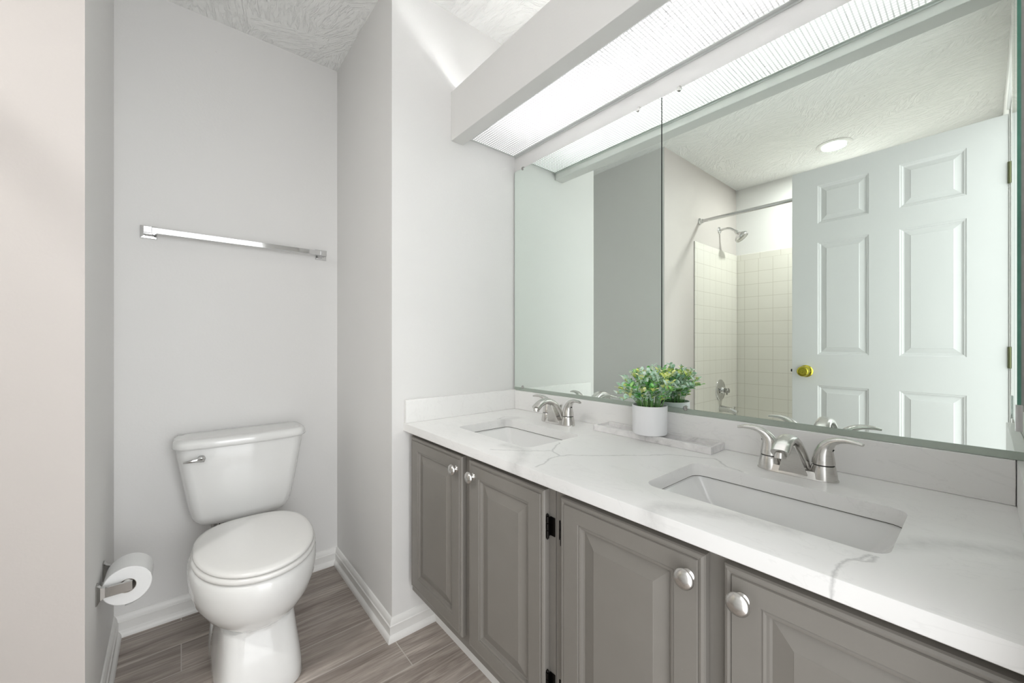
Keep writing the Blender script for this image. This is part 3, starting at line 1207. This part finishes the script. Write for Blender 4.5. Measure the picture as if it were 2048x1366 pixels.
top = PC + Vector((0, 0, 0.080))
NST = 66
for i in range(NST):
    a = i * 2.39996 + rnd.uniform(-0.3, 0.3)
    rr_ = (i / NST) ** 0.5
    spread = 0.018 + 0.068 * rr_
    hgt = (0.062 + 0.066 * (1 - rr_ * 0.62)) * rnd.uniform(0.85, 1.08)
    base = top + Vector((cos(a), sin(a), 0)) * 0.034 * rr_
    out = Vector((cos(a), sin(a), 0))
    tip = top + out * spread * rnd.uniform(0.85, 1.15) + Vector((0, 0, hgt * (0.72 if rr_ > 0.8 else 1)))
    mid = (base + tip) / 2 + Vector((0, 0, hgt * 0.18)) - out * 0.006
    if tip.x > 1.176:
        tip.x = 1.176 - rnd.uniform(0, 0.02)
    P_ = smooth_path([base, mid, tip], 6)
    sweep(sb, P_, [0.0009] * len(P_), 5)
    nl = rnd.randint(5, 7)
    kind = rnd.random()
    for k in range(nl):
        t = 0.25 + 0.75 * k / (nl - 1)
        q = P_[min(int(t * (len(P_) - 1)), len(P_) - 1)]
        tg = (P_[-1] - P_[-3]).normalized()
        for sgn in (0, pi):
            az = k * 1.57 + sgn + a
            side = Vector((cos(az), sin(az), rnd.uniform(0.05, 0.5)))
            d = (side + tg * 0.75).normalized()
            L = rnd.uniform(0.015, 0.023) * (1.0 if t < 0.9 else 0.8)
            if q.z < top.z + 0.02:
                mi = 3
            elif t > 0.7:
                mi = 2 if kind < 0.42 else (1 if kind < 0.86 else 0)
            else:
                mi = rnd.choice((0, 1, 1, 1, 2)) if kind < 0.6 else rnd.choice((0, 1, 1))
            tipx = (q + d * L).x
            if tipx > 1.178:
                d.x = -abs(d.x)
            leaf(lb, q, d, Vector((rnd.uniform(-.3, .3), rnd.uniform(-.3, .3), 1)), L, L * 0.66, mi)
# a few longer sprigs leaning out towards the far faucet
for (dx, dy, dz) in ((-0.045, 0.078, 0.062), (-0.03, 0.098, 0.035), (-0.06, 0.050, 0.085), (-0.055, 0.06, 0.02)):
    base = top + Vector((dx, dy, 0)) * 0.3
    tip = top + Vector((dx, dy, dz))
    P_ = smooth_path([base, (base + tip) / 2 + Vector((0, 0, 0.018)), tip], 7)
    sweep(sb, P_, [0.0009] * len(P_), 5)
    for k in range(6):
        q = P_[min(4 + 2 * k, len(P_) - 1)]
        for sgn in (0, pi):
            az = k * 1.4 + sgn
            d = Vector((cos(az), sin(az), 0.5)) + (tip - base).normalized()
            leaf(lb, q, d, Vector((0, 0, 1)), 0.018, 0.012, rnd.choice((1, 1, 2)))
obj('stems', sb, M['stem'], root, smooth=True)
me = obj('foliage', lb, [M['leaf1'], M['leaf2'], M['leaf3'], M['leafd']], root, smooth=True, angle=80)

# ------------------------------------------------------------------ mirrors
XS = 1.183      # silvered face


def mirror(name, y0, y1, z0, z1, label, xf=XS):
    root = thing(name, (XS + 0.0035, (y0 + y1) / 2, z0), label, 'mirror')
    bm = B()
    box(bm, xf, y0, z0, 1.1895, y1, z1)
    bm.normal_update()
    for f in bm.faces:
        f.material_index = 0 if abs(f.normal.x) > 0.5 else 1
    g = obj('glass', bm, [M['mirror'], M['edge_dark']], root)
    return root


def clip(parent, y, z, up):
    bm = B()
    s = 1 if up else -1
    lathe(bm, [(0.0075, 0), (0.0075, 0.003), (0.006, 0.0045), (0.001, 0.005)], (XS - 0.0005, y, z - s * 0.001), (-1, 0, 0), n=20)
    box(bm, XS - 0.003, y - 0.005, min(z, z + s * 0.006), XS + 0.006, y + 0.005, max(z, z + s * 0.006))
    obj('clip', bm, M['chrome_worn'], parent, smooth=True)


def channel(parent, y0, y1):
    bm = B()
    box(bm, XS - 0.003, y0, 0.8745, XS + 0.0068, y1, 0.8865)
    box(bm, XS - 0.0030, y0, 0.8865, XS - 0.0012, y1, 0.8890)
    k = obj('bottom_channel', bm, M['channel'], parent)
    k['label'] = 'grey-green metal channel along the mirror foot'


ZM0, ZM1 = 0.8868, 1.878
m1 = mirror('wall_mirror', 0.6645, 1.391, ZM0, ZM1, 'left of the two large frameless mirror panes, nearest the toilet alcove', XS - 0.002)
m2 = mirror('wall_mirror', YF + 0.007, 0.6620, ZM0, ZM1, 'right of the two large frameless mirror panes, reflecting the white door')
channel(m1, 0.6628, 1.391)
channel(m2, YF + 0.007, 0.6627)
for y in (1.335, 0.748):
    clip(m1, y, ZM1, True)
for y in (0.606, 0.10):
    clip(m2, y, ZM1, True)
clip(m1, 1.335, ZM0 + 0.003, False)
clip(m2, 0.585, ZM0 + 0.003, False)
# left edge trim of the mirror
bm = B(); box(bm, XS - 0.001, 1.3912, 0.8745, 1.1895, 1.3935, ZM1)
obj('edge_strip', bm, M['channel'], m1)
# dark seam line
bm = B(); box(bm, XS + 0.0015, 0.6621, ZM0, 1.1895, 0.6644, ZM1)
obj('seam', bm, M['black'], m1)

# narrow frameless pane on the near end wall; its green edge faces the camera
root = thing('side_mirror', (1.135, YF + 0.003, 0.946), 'narrow frameless mirror pane with a green glass edge at the right border of the photo', 'mirror')
bm = B()
box(bm, 1.088, -0.0407, 0.946, 1.180, -0.0363, 1.880)
bm.normal_update()
for f in bm.faces:
    f.material_index = 0 if abs(f.normal.y) > 0.5 else 1
obj('glass', bm, [M['mirror'], M['glass_edge']], root)
bm = B()
box(bm, 1.115, YF + 0.0003, 0.97, 1.172, -0.0408, 1.86)
obj('backing', bm, M['trim'], root)
bm = B()
box(bm, 1.086, -0.0425, 0.940, 1.0878, -0.0345, 0.985)
box(bm, 1.0878, -0.0361, 0.940, 1.100, -0.0345, 0.985)
obj('clip', bm, M['chrome'], root)

# ------------------------------------------------------------------ light box over the mirror
root = thing('vanity_light_box', (0.95, 0.67, 1.917), 'long painted light valance with a prismatic diffuser above the mirrors', 'light fixture')
bm = B(); box(bm, 0.847, YF + 0.0075, 1.917, 0.905, YR - 0.0005, 2.117)
k = obj('front_board', bm, M['wall'], root, bevel=0.0015)
bm = B(); box(bm, 0.912, YF + 0.004, 1.9535, 1.178, YR - 0.004, 1.9565)
k = obj('diffuser', bm, M['diffuser'], root); k['label'] = 'glowing white prismatic diffuser sheet'
bm = B()
box(bm, 0.9055, YF + 0.001, 1.945, 0.9075, YR - 0.001, 1.963)
box(bm, 0.9055, YF + 0.001, 1.951, 0.9160, YR - 0.001, 1.9528)
box(bm, 1.1875, YF + 0.001, 1.945, 1.1892, YR - 0.001, 1.963)
box(bm, 1.1740, YF + 0.001, 1.951, 1.1875, YR - 0.001, 1.9528)
box(bm, 0.9160, YR - 0.010, 1.951, 1.1740, YR - 0.001, 1.9528)
box(bm, 0.9160, YF + 0.001, 1.951, 1.1740, YF + 0.010, 1.9528)
obj('diffuser_frame', bm, M['alu'], root)
for x in (0.99, 1.10):
    bm = B()
    sweep(bm, [(x, -0.03, 2.058), (x, 1.24, 2.058)], 0.0125, 16)
    k = obj('fluorescent_tube', bm, M['tube'], root, smooth=True)
    for y in (-0.035, 1.245):
        bm = B(); box(bm, x - 0.014, y - 0.008, 2.03, x + 0.014, y + 0.008, 2.0795)
        obj('tube_holder', bm, M['trim'], root)
bm = B()
box(bm, 0.968, -0.045, 2.080, 1.122, 1.258, 2.098)  # added unseen baffle, holds back the upward light of the tubes
for y in (0.25, 0.95):
    box(bm, 1.128, y - 0.015, 2.088, 1.1895, y + 0.015, 2.098)
obj('added_tube_baffle', bm, M['trim'], root)


# ------------------------------------------------------------------ toilet
TX = 0.197


def egg(z, hw, yf, yb, e=1.0, n=56, eb=None, cx=TX, yc=None):
    """closed outline, front towards -y"""
    yc = yc if yc is not None else yf + (yb - yf) * 0.56
    out = []
    for k in range(n):
        a = 2 * pi * k / n
        c, s_ = cos(a), sin(a)
        ee = e if s_ < 0 else (eb or e)
        x = math.copysign(abs(c) ** ee, c) * hw
        y = math.copysign(abs(s_) ** ee, s_)
        out.append(Vector((cx + x, yc + (y * (yc - yf) if s_ < 0 else y * (yb - yc)), z)))
    return out


root = thing('toilet', (TX, 1.65, 0), 'white two-piece elongated toilet with closed lid in the alcove', 'toilet')
bm = B()
bowl_r = [egg(0.000, 0.120, 1.412, 1.880, 0.42, eb=0.6), egg(0.006, 0.1225, 1.408, 1.882, 0.42, eb=0.6), egg(0.04, 0.120, 1.412, 1.870, 0.42, eb=0.6),
          egg(0.09, 0.114, 1.422, 1.850, 0.42, eb=0.6), egg(0.140, 0.108, 1.436, 1.84, 0.44, eb=0.6), egg(0.185, 0.105, 1.450, 1.84, 0.48, eb=0.6),
          egg(0.197, 0.1045, 1.452, 1.84, 0.52, eb=0.6), egg(0.200, 0.108, 1.446, 1.84, 0.80), egg(0.215, 0.130, 1.418, 1.845, 0.96),
          egg(0.240, 0.1525, 1.390, 1.85, 0.97), egg(0.275, 0.171, 1.366, 1.86, 0.97), egg(0.310, 0.1805, 1.352, 1.87, 0.97), egg(0.345, 0.184, 1.345, 1.875, 0.96),
          egg(0.375, 0.183, 1.345, 1.875, 0.96), egg(0.388, 0.176, 1.350, 1.872, 0.96), egg(0.392, 0.168, 1.357, 1.868, 0.96)]
loft(bm, bowl_r)
obj('bowl', bm, M['porcelain'], root, smooth=True, angle=48)
# foot flange at the back of the pedestal
bm = B()
loft(bm, [egg(0.0, 0.123, 1.56, 1.95, 0.7), egg(0.05, 0.118, 1.565, 1.95, 0.7), egg(0.07, 0.112, 1.58, 1.94, 0.8), egg(0.075, 0.09, 1.60, 1.92, 0.9)])
obj('foot', bm, M['porcelain'], root, smooth=True, angle=70)
# seat ring and lid
bm = B()
loft(bm, [egg(0.394, 0.166, 1.358, 1.80, 0.97, eb=0.8), egg(0.3955, 0.174, 1.346, 1.806, 0.97, eb=0.8), egg(0.402, 0.176, 1.343, 1.808, 0.97, eb=0.8),
          egg(0.409, 0.175, 1.345, 1.808, 0.97, eb=0.8), egg(0.4115, 0.170, 1.350, 1.80, 0.97, eb=0.8)])
obj('seat', bm, M['seat'], root, smooth=True, angle=70)
bm = B()
loft(bm, [egg(0.4130, 0.160, 1.360, 1.80, 0.97, eb=0.75), egg(0.4138, 0.168, 1.350, 1.806, 0.97, eb=0.75), egg(0.418, 0.1712, 1.345, 1.81, 0.97, eb=0.75),
          egg(0.4235, 0.1705, 1.346, 1.81, 0.97, eb=0.75), egg(0.428, 0.166, 1.352, 1.806, 0.97, eb=0.75), egg(0.4305, 0.155, 1.366, 1.795, 0.97, eb=0.75),
          egg(0.4325, 0.12, 1.42, 1.76, 0.97, eb=0.8), egg(0.4335, 0.05, 1.52, 1.68, 1.0)])
obj('seat_lid', bm, M['seat'], root, smooth=True, angle=70)
for sx in (-1, 1):
    bm = B()
    sweep(bm, [(TX + sx * 0.075, 1.797, 0.3925), (TX + sx * 0.075, 1.797, 0.4125)], 0.012, 16)
    obj('seat_hinge', bm, M['seat'], root, smooth=True, bevel=0.002)


def tank_ring(z, hw, yf, yb, bow=0.028, ch=0.0, n=20, cr=0.03):
    """bowed front, rounded corners"""
    pts = []
    # front edge from left to right
    for i in range(n + 1):
        t = -1 + 2 * i / n
        x = TX + hw * t
        y = yf + bow * abs(t) ** 2.2
        if abs(t) > 0.9:
            y += cr * ((abs(t) - 0.9) / 0.1) ** 2
        pts.append(Vector((x, y, z)))
    for i in range(1, 5):
        t = i / 4
        pts.append(Vector((TX + hw, (yf + bow + cr) * (1 - t) + (yb - 0.012) * t, z)))
    for i in range(9):
        t = 1 - 2 * i / 8
        pts.append(Vector((TX + (hw - 0.01) * t, yb, z)))
    for i in range(1, 5):
        t = i / 4
        pts.append(Vector((TX - hw, (yb - 0.012) * (1 - t) + (yf + bow + cr) * t, z)))
    return pts[:-1]


bm = B()
rows = [(0.378, 0.115, 1.935), (0.380, 0.130, 1.922), (0.388, 0.147, 1.908), (0.402, 0.160, 1.900), (0.42, 0.168, 1.896), (0.455, 0.176, 1.893), (0.50, 0.184, 1.889),
        (0.55, 0.192, 1.885), (0.60, 0.200, 1.882), (0.65, 0.208, 1.880), (0.690, 0.214, 1.879)]
loft(bm, [tank_ring(z, hw, yf, 2.045, 0.026) for z, hw, yf in rows])
obj('tank', bm, M['porcelain'], root, smooth=True, angle=50)
bm = B()
loft(bm, [tank_ring(0.6905, 0.2120, 1.874, 2.046), tank_ring(0.6925, 0.2200, 1.866, 2.050), tank_ring(0.700, 0.2235, 1.862, 2.052), tank_ring(0.714, 0.2215, 1.863, 2.052),
          tank_ring(0.724, 0.2170, 1.867, 2.050), tank_ring(0.7275, 0.2090, 1.875, 2.046), tank_ring(0.7285, 0.19, 1.89, 2.036)])
obj('tank_lid', bm, M['porcelain'], root, smooth=True, angle=50)
# flush lever
bm = B()
lathe(bm, [(0.013, 0), (0.013, 0.004), (0.010, 0.008), (0.006, 0.010)], (0.058, 1.8880, 0.655), (0, -1, 0), n=24)
P_ = smooth_path([(0.066, 1.872, 0.656), (0.052, 1.866, 0.657), (0.030, 1.864, 0.656), (0.006, 1.868, 0.653)], 6)
n_ = len(P_)
sweep(bm, P_, [(0.004 + 0.0012, 0.0105 * (1 - i / n_) ** 0.7 + 0.0012) for i in range(n_)], 16, up=Vector((0, 0, 1)))
k = obj('flush_lever', bm, M['chrome'], root, smooth=True); k['label'] = 'chrome flush lever'
# supply pipe and nuts below the tank
bm = B()
lathe(bm, [(0.014, 0), (0.014, 0.012), (0.010, 0.014), (0.010, 0.024)], (0.098, 1.965, 0.378), (0, 0, -1), n=8)
P_ = smooth_path([(0.098, 1.965, 0.375), (0.095, 1.968, 0.33), (0.070, 1.990, 0.27), (0.050, 2.005, 0.20)], 6)
sweep(bm, P_, 0.0052, 12)
lathe(bm, [(0.009, 0), (0.009, 0.02)], (0.050, 2.005, 0.20), (0, 0, -1), n=12)
sweep(bm, [(0.050, 2.005, 0.185), (0.050, 2.055, 0.185)], 0.008, 12)
lathe(bm, [(0.026, 0), (0.024, 0.004), (0.012, 0.007)], (0.050, 2.0655, 0.185), (0, -1, 0), n=24)
lathe(bm, [(0.006, 0), (0.006, 0.014), (0.015, 0.016), (0.015, 0.024)], (0.050, 2.005, 0.185), (0, -1, 0), n=20)
k = obj('water_supply', bm, M['chrome_worn'], root, smooth=True)
bm = B()
lathe(bm, [(0.013, 0), (0.013, 0.010), (0.006, 0.011), (0.006, 0.030)], (0.128, 1.955, 0.378), (0, 0, -1), n=8)
obj('tank_bolt', bm, M['chrome_worn'], root, smooth=True)

# ------------------------------------------------------------------ towel bar
root = thing('towel_bar', (0.21, YB, 1.51), 'square chrome towel bar on the alcove wall above the toilet', 'towel bar')
for cx in (-0.0965, 0.5185):
    bm = B()
    y = YB
    ZT = 1.5155
    h = 0.0245
    sq = lambda r, yy, zc=ZT, xc=cx: [Vector((xc - r, yy, zc - r)), Vector((xc + r, yy, zc - r)), Vector((xc + r, yy, zc + r)), Vector((xc - r, yy, zc + r))]
    loft(bm, [sq(h, y - 0.0003), sq(h, y - 0.003), sq(h * 0.92, y - 0.006), sq(0.013, y - 0.0065), sq(0.0095, y - 0.012), sq(0.0085, y - 0.022), sq(0.0085, y - 0.030),
              sq(0.0125, y - 0.033), sq(0.0125, y - 0.056), sq(0.011, y - 0.058)])
    obj('mounting_post', bm, M['chrome'], root)
bm = B()
box(bm, -0.087, YB - 0.0530, 1.5050, 0.509, YB - 0.0370, 1.5260)
obj('bar', bm, M['chrome'], root, bevel=0.0008)

# ------------------------------------------------------------------ toilet paper holder and roll
XH = -0.1855


def wall_x(y):
    return -0.1805 + (y - YS) / (YB - YS) * (-0.191 + 0.1805)


root = thing('toilet_paper_holder', (wall_x(1.66), 1.665, 0.383), 'chrome two-post toilet paper holder low on the left alcove wall', 'toilet paper holder')
for yc in (1.5985, 1.7500):
    bm = B()
    xw = wall_x(yc)
    zc = 0.383
    # tall faceted plate
    loft(bm, [[Vector((xw, yc - 0.013, zc - 0.0275)), Vector((xw, yc + 0.013, zc - 0.0275)), Vector((xw, yc + 0.013, zc + 0.0275)), Vector((xw, yc - 0.013, zc + 0.0275))],
              [Vector((xw + 0.003, yc - 0.013, zc - 0.0275)), Vector((xw + 0.003, yc + 0.013, zc - 0.0275)), Vector((xw + 0.003, yc + 0.013, zc + 0.0275)), Vector((xw + 0.003, yc - 0.013, zc + 0.0275))],
              [Vector((xw + 0.009, yc - 0.006, zc - 0.018)), Vector((xw + 0.009, yc + 0.006, zc - 0.018)), Vector((xw + 0.009, yc + 0.006, zc + 0.018)), Vector((xw + 0.009, yc - 0.006, zc + 0.018))],
              [Vector((xw + 0.018, yc - 0.0045, zc - 0.0135)), Vector((xw + 0.018, yc + 0.0045, zc - 0.0135)), Vector((xw + 0.018, yc + 0.0045, zc + 0.0135)), Vector((xw + 0.018, yc - 0.0045, zc + 0.0135))],
              [Vector((xw + 0.074, yc - 0.0045, zc - 0.0132)), Vector((xw + 0.074, yc + 0.0045, zc - 0.0132)), Vector((xw + 0.074, yc + 0.0045, zc + 0.0132)), Vector((xw + 0.074, yc - 0.0045, zc + 0.0132))]])
    obj('post', bm, M['chrome_worn'], root)
RX, RZ = -0.1225, 0.383
bm = B()
lathe(bm, [(0.004, 0), (0.004, 0.006), (0.0095, 0.008), (0.0095, 0.0740), (0.0105, 0.0742), (0.0105, 0.134), (0.0095, 0.1342), (0.004, 0.137), (0.004, 0.1425)],
      (RX, 1.6031, RZ), (0, 1, 0), n=28)
k = obj('roller', bm, M['seat'], root, smooth=True); k['label'] = 'white plastic roller'
root = thing('toilet_paper_roll', (RX, 1.67, RZ - 0.009), 'white roll of toilet paper on the low wall holder', 'toilet paper')
bm = B()
RO, RI = 0.0545, 0.0205
cz = RZ - 0.0095
lathe(bm, [(RI, 0.0), (RO - 0.002, 0.0), (RO, 0.002), (RO, 0.100), (RO - 0.002, 0.102), (RI, 0.102), (RI, 0.0)], (RX, 1.6230, cz), (0, 1, 0), n=64, cap0=False, cap1=False)
# loose end of the sheet
r0 = []
r1 = []
for i in range(8):
    a = radians(-95 + i * 6)
    rr_ = RO + 0.0006 + 0.0035 * (1 - i / 7) ** 2
    r0.append(Vector((RX - rr_ * cos(a) * -1, 1.6232, cz + rr_ * sin(a))))
    r1.append(Vector((RX - rr_ * cos(a) * -1, 1.7248, cz + rr_ * sin(a))))
va = [bm.verts.new(p) for p in r0]
vb = [bm.verts.new(p) for p in r1]
for i in range(7):
    bm.faces.new((va[i], va[i + 1], vb[i + 1], vb[i]))
obj('tissue', bm, M['paper'], root, smooth=True)
bm = B()
lathe(bm, [(RI - 0.0012, 0.0005), (RI - 0.0001, 0.0005), (RI - 0.0001, 0.1015), (RI - 0.0012, 0.1015), (RI - 0.0012, 0.0005)], (RX, 1.6230, cz), (0, 1, 0), n=48, cap0=False, cap1=False)
obj('core', bm, M['card'], root, smooth=True)

# ------------------------------------------------------------------ room door, swung open beside the tub (seen in the mirror)
ang = math.atan2(-0.268 + 0.243, 0.755)
HP = Vector((-0.2435, -0.0645, 0))
dv = Vector((math.sin(ang), math.cos(ang), 0)).normalized()
nv = Vector((dv.y, -dv.x, 0))          # towards the vanity


def dplace(u, dp, z):
    return HP + dv * u - nv * dp + Vector((0, 0, z))


root = thing('door_1', HP, None, None)
tag(root, kind='structure')
bm = B()
cols = [(0.112, 0.322), (0.432, 0.640)]
rws = [(0.215, 0.862), (1.028, 1.632), (1.733, 1.938)]
pans = [(a, c, z0, z1) for a, c in cols for z0, z1 in rws]
panel_leaf(bm, 0.0, 0.757, 0.012, 2.034, pans, dplace, 0.035, [(0.0, 0.001), (0.001, 0.0)],
           [(0.002, 0.002), (0.006, 0.0035), (0.008, 0.0035), (0.012, 0.0075), (0.016, 0.0085), (0.036, 0.0035), (0.038, 0.002)])
obj('leaf', bm, M['door'], root, smooth=True, angle=15)
kc = dplace(0.692, 0, 0.936)
bm = B()
lathe(bm, [(0.033, 0.0), (0.033, 0.003), (0.028, 0.008), (0.014, 0.011), (0.0125, 0.022), (0.015, 0.028), (0.025, 0.036), (0.0285, 0.046), (0.0275, 0.056), (0.023, 0.061), (0.019, 0.0615),
          (0.0175, 0.059), (0.004, 0.059), (0.0038, 0.0635), (0.001, 0.064)],
      kc, nv, n=40)
k = obj('door_knob', bm, M['brass'], root, smooth=True, angle=40); k['label'] = 'polished brass door knob'
bm = B()
c0 = dplace(0.757, 0.0175, 0.936)
lathe(bm, [(0.008, 0), (0.008, 0.009)], c0, dv, n=16)
obj('latch', bm, M['hinge_dark'], root)
for hz in (1.79, 1.03, 0.25):
    bm = B()
    c0 = dplace(-0.004, -0.004, hz)
    sweep(bm, [c0 - Vector((0, 0, 0.044)), c0 + Vector((0, 0, 0.044))], 0.0055, 14)
    a0 = c0 + Vector((-0.004, -0.0015, 0))
    box(bm, -0.2360, YD - 0.030, hz - 0.044, -0.2345, YD + 0.004, hz + 0.044)
    obj('hinge', bm, M['hinge_olive'], root, smooth=True)

# ------------------------------------------------------------------ tub, tile, shower fittings (seen in the mirror)
b = B(); box(b, XT, YS - 0.009, 0.37, -0.612, YS, 1.862)
tag(obj('wall_tile_end', b, M['tile_x'], bevel=0.003), 'cream square wall tile behind the shower valve', 'wall tile')
b = B(); box(b, XT, YF + 0.001, 0.37, XT + 0.009, YS - 0.009, 1.862)
tag(obj('wall_tile_long', b, M['tile_y'], bevel=0.003), 'cream square wall tile along the long side of the tub', 'wall tile')

root = thing('bathtub', (-1.03, 0.67, 0), 'white bathtub along the far wall, reflected low in the mirror', 'bathtub')
bm = B()
tx0, ty0, tx1, ty1 = XT + 0.0095, YF + 0.003, -0.65, YS - 0.010
R_ = lambda i, z, r: rrect(tx0 + i, ty0 + i, tx1 - i, ty1 - i, r, z, 6)
loft(bm, [rrect(tx0, ty0, tx1, ty1, 0.006, 0.0), rrect(tx0, ty0, tx1, ty1, 0.006, 0.372), rrect(tx0 + 0.004, ty0 + 0.004, tx1 - 0.004, ty1 - 0.004, 0.01, 0.378),
          R_(0.062, 0.378, 0.09), R_(0.07, 0.37, 0.09), R_(0.10, 0.20, 0.10), R_(0.13, 0.09, 0.11), R_(0.17, 0.065, 0.11)])
obj('shell', bm, M['tub'], root, smooth=True, angle=40)
bm = B(); lathe(bm, [(0.034, 0), (0.034, 0.004), (0.02, 0.008), (0.001, 0.008)], (-1.055, YS - 0.096, 0.24), (0, -1, 0.15), n=28)
obj('overflow_plate', bm, M['chrome'], root, smooth=True)

root = thing('shower_curtain_rod', (-0.70, YS, 2.03), 'straight chrome shower curtain rod across the tub opening', 'shower rod')
bm = B()
sweep(bm, [(-0.705, YF + 0.002, 2.027), (-0.705, YS - 0.002, 2.027)], 0.0125, 20)
obj('rod', bm, M['chrome'], root, smooth=True)
for y, s in ((YS - 0.0003, -1), (YF + 0.0003, 1)):
    bm = B()
    lathe(bm, [(0.027, 0), (0.027, 0.004), (0.021, 0.010), (0.0165, 0.012), (0.0165, 0.026), (0.0145, 0.028)], (-0.705, y, 2.027), (0, s, 0), n=32)
    obj('flange', bm, M['chrome'], root, smooth=True)

root = thing('shower_head', (-1.055, YS, 2.02), 'chrome shower head on a bent arm above the cream tile', 'shower head')
bm = B()
lathe(bm, [(0.029, 0), (0.029, 0.003), (0.022, 0.009), (0.010, 0.012)], (-1.055, YS - 0.0002, 2.022), (0, -1, 0), n=32)
P_ = smooth_path([(-1.055, YS - 0.004, 2.022), (-1.058, YS - 0.045, 2.028), (-1.064, YS - 0.085, 2.022), (-1.070, YS - 0.122, 1.995)], 7)
sweep(bm, P_, 0.0088, 16)
obj('arm', bm, M['chrome'], root, smooth=True)
bm = B()
ax = Vector((-0.10, -0.62, -0.78)).normalized()
p0 = Vector((-1.070, YS - 0.118, 1.999))
lathe(bm, [(0.011, 0), (0.0125, 0.006), (0.0125, 0.018), (0.016, 0.020), (0.016, 0.026), (0.014, 0.030), (0.024, 0.042), (0.040, 0.054), (0.051, 0.064), (0.0545, 0.076), (0.052, 0.084), (0.048, 0.0855)],
      p0, ax, n=40)
hd = obj('head', bm, M['chrome'], root, smooth=True, angle=40)
bm = B()
lathe(bm, [(0.0475, 0.0850), (0.0475, 0.0868), (0.034, 0.0872), (0.032, 0.0860), (0.028, 0.0860), (0.026, 0.0885), (0.002, 0.0895)], p0, ax, n=36)
s_, u_ = frame_at(ax)
for rr_, nn in ((0.041, 20), (0.018, 9)):
    for i in range(nn):
        a = 2 * pi * i / nn
        c0 = p0 + ax * 0.0870 + s_ * rr_ * cos(a) + u_ * rr_ * sin(a)
        lathe(bm, [(0.0018, 0), (0.0012, 0.003)], c0, ax, n=6)
k = obj('spray_face', bm, M['chrome_worn'], hd, smooth=True)

root = thing('shower_valve', (-1.055, YS - 0.009, 0.70), 'round chrome shower valve plate with a lever on the tile', 'shower valve')
bm = B()
lathe(bm, [(0.088, 0), (0.088, 0.003), (0.082, 0.008), (0.045, 0.012), (0.030, 0.016), (0.026, 0.030), (0.022, 0.034)], (-1.055, YS - 0.0092, 0.700), (0, -1, 0), n=48)
obj('plate', bm, M['chrome'], root, smooth=True)
bm = B()
lathe(bm, [(0.016, 0.034), (0.018, 0.038), (0.020, 0.060), (0.016, 0.070), (0.004, 0.072)], (-1.055, YS - 0.0092, 0.700), (0, -1, 0), n=28)
for a in (0.6, 0.6 + 2.09, 0.6 + 4.19):
    c0 = Vector((-1.055, YS - 0.062, 0.700))
    sweep(bm, [c0, c0 + Vector((cos(a), 0, sin(a))) * 0.034], [0.007, 0.0055], 12)
obj('handle', bm, M['chrome_worn'], root, smooth=True)

root = thing('tub_spout', (-1.055, YS - 0.009, 0.55), 'chrome tub spout below the round shower valve', 'tub spout')
bm = B()
P_ = smooth_path([(-1.055, YS - 0.0092, 0.548), (-1.055, YS - 0.05, 0.548), (-1.055, YS - 0.10, 0.543), (-1.055, YS - 0.138, 0.530)], 6)
n_ = len(P_)
sweep(bm, P_, [(0.027 - 0.006 * i / n_, 0.027 - 0.008 * i / n_) for i in range(n_)], 28)
lathe(bm, [(0.014, 0), (0.014, 0.012)], (-1.055, YS - 0.125, 0.525), (0, 0, -1), n=20)
lathe(bm, [(0.003, 0), (0.003, 0.016), (0.006, 0.017), (0.006, 0.022)], (-1.055, YS - 0.120, 0.553), (0, 0, 1), n=14)
obj('spout_body', bm, M['chrome'], root, smooth=True, angle=50)

# ------------------------------------------------------------------ recessed light over the tub
root = thing('recessed_light', (-1.04, 0.655, ZC), 'round recessed ceiling light over the tub, lit white', 'ceiling light')
bm = B()
lathe(bm, [(0.098, 0), (0.098, 0.002), (0.092, 0.006), (0.074, 0.0075), (0.066, 0.004), (0.066, 0.0), (0.098, 0)], (-1.04, 0.655, ZC - 0.0002), (0, 0, -1), n=56, cap0=False, cap1=False)
obj('trim_ring', bm, M['trim'], root, smooth=True)
bm = B()
lathe(bm, [(0.0655, 0.001), (0.060, 0.0035), (0.002, 0.0042)], (-1.04, 0.655, ZC - 0.0002), (0, 0, -1), n=48)
k = obj('lens', bm, M['lens'], root, smooth=True); k['label'] = 'glowing white lens'
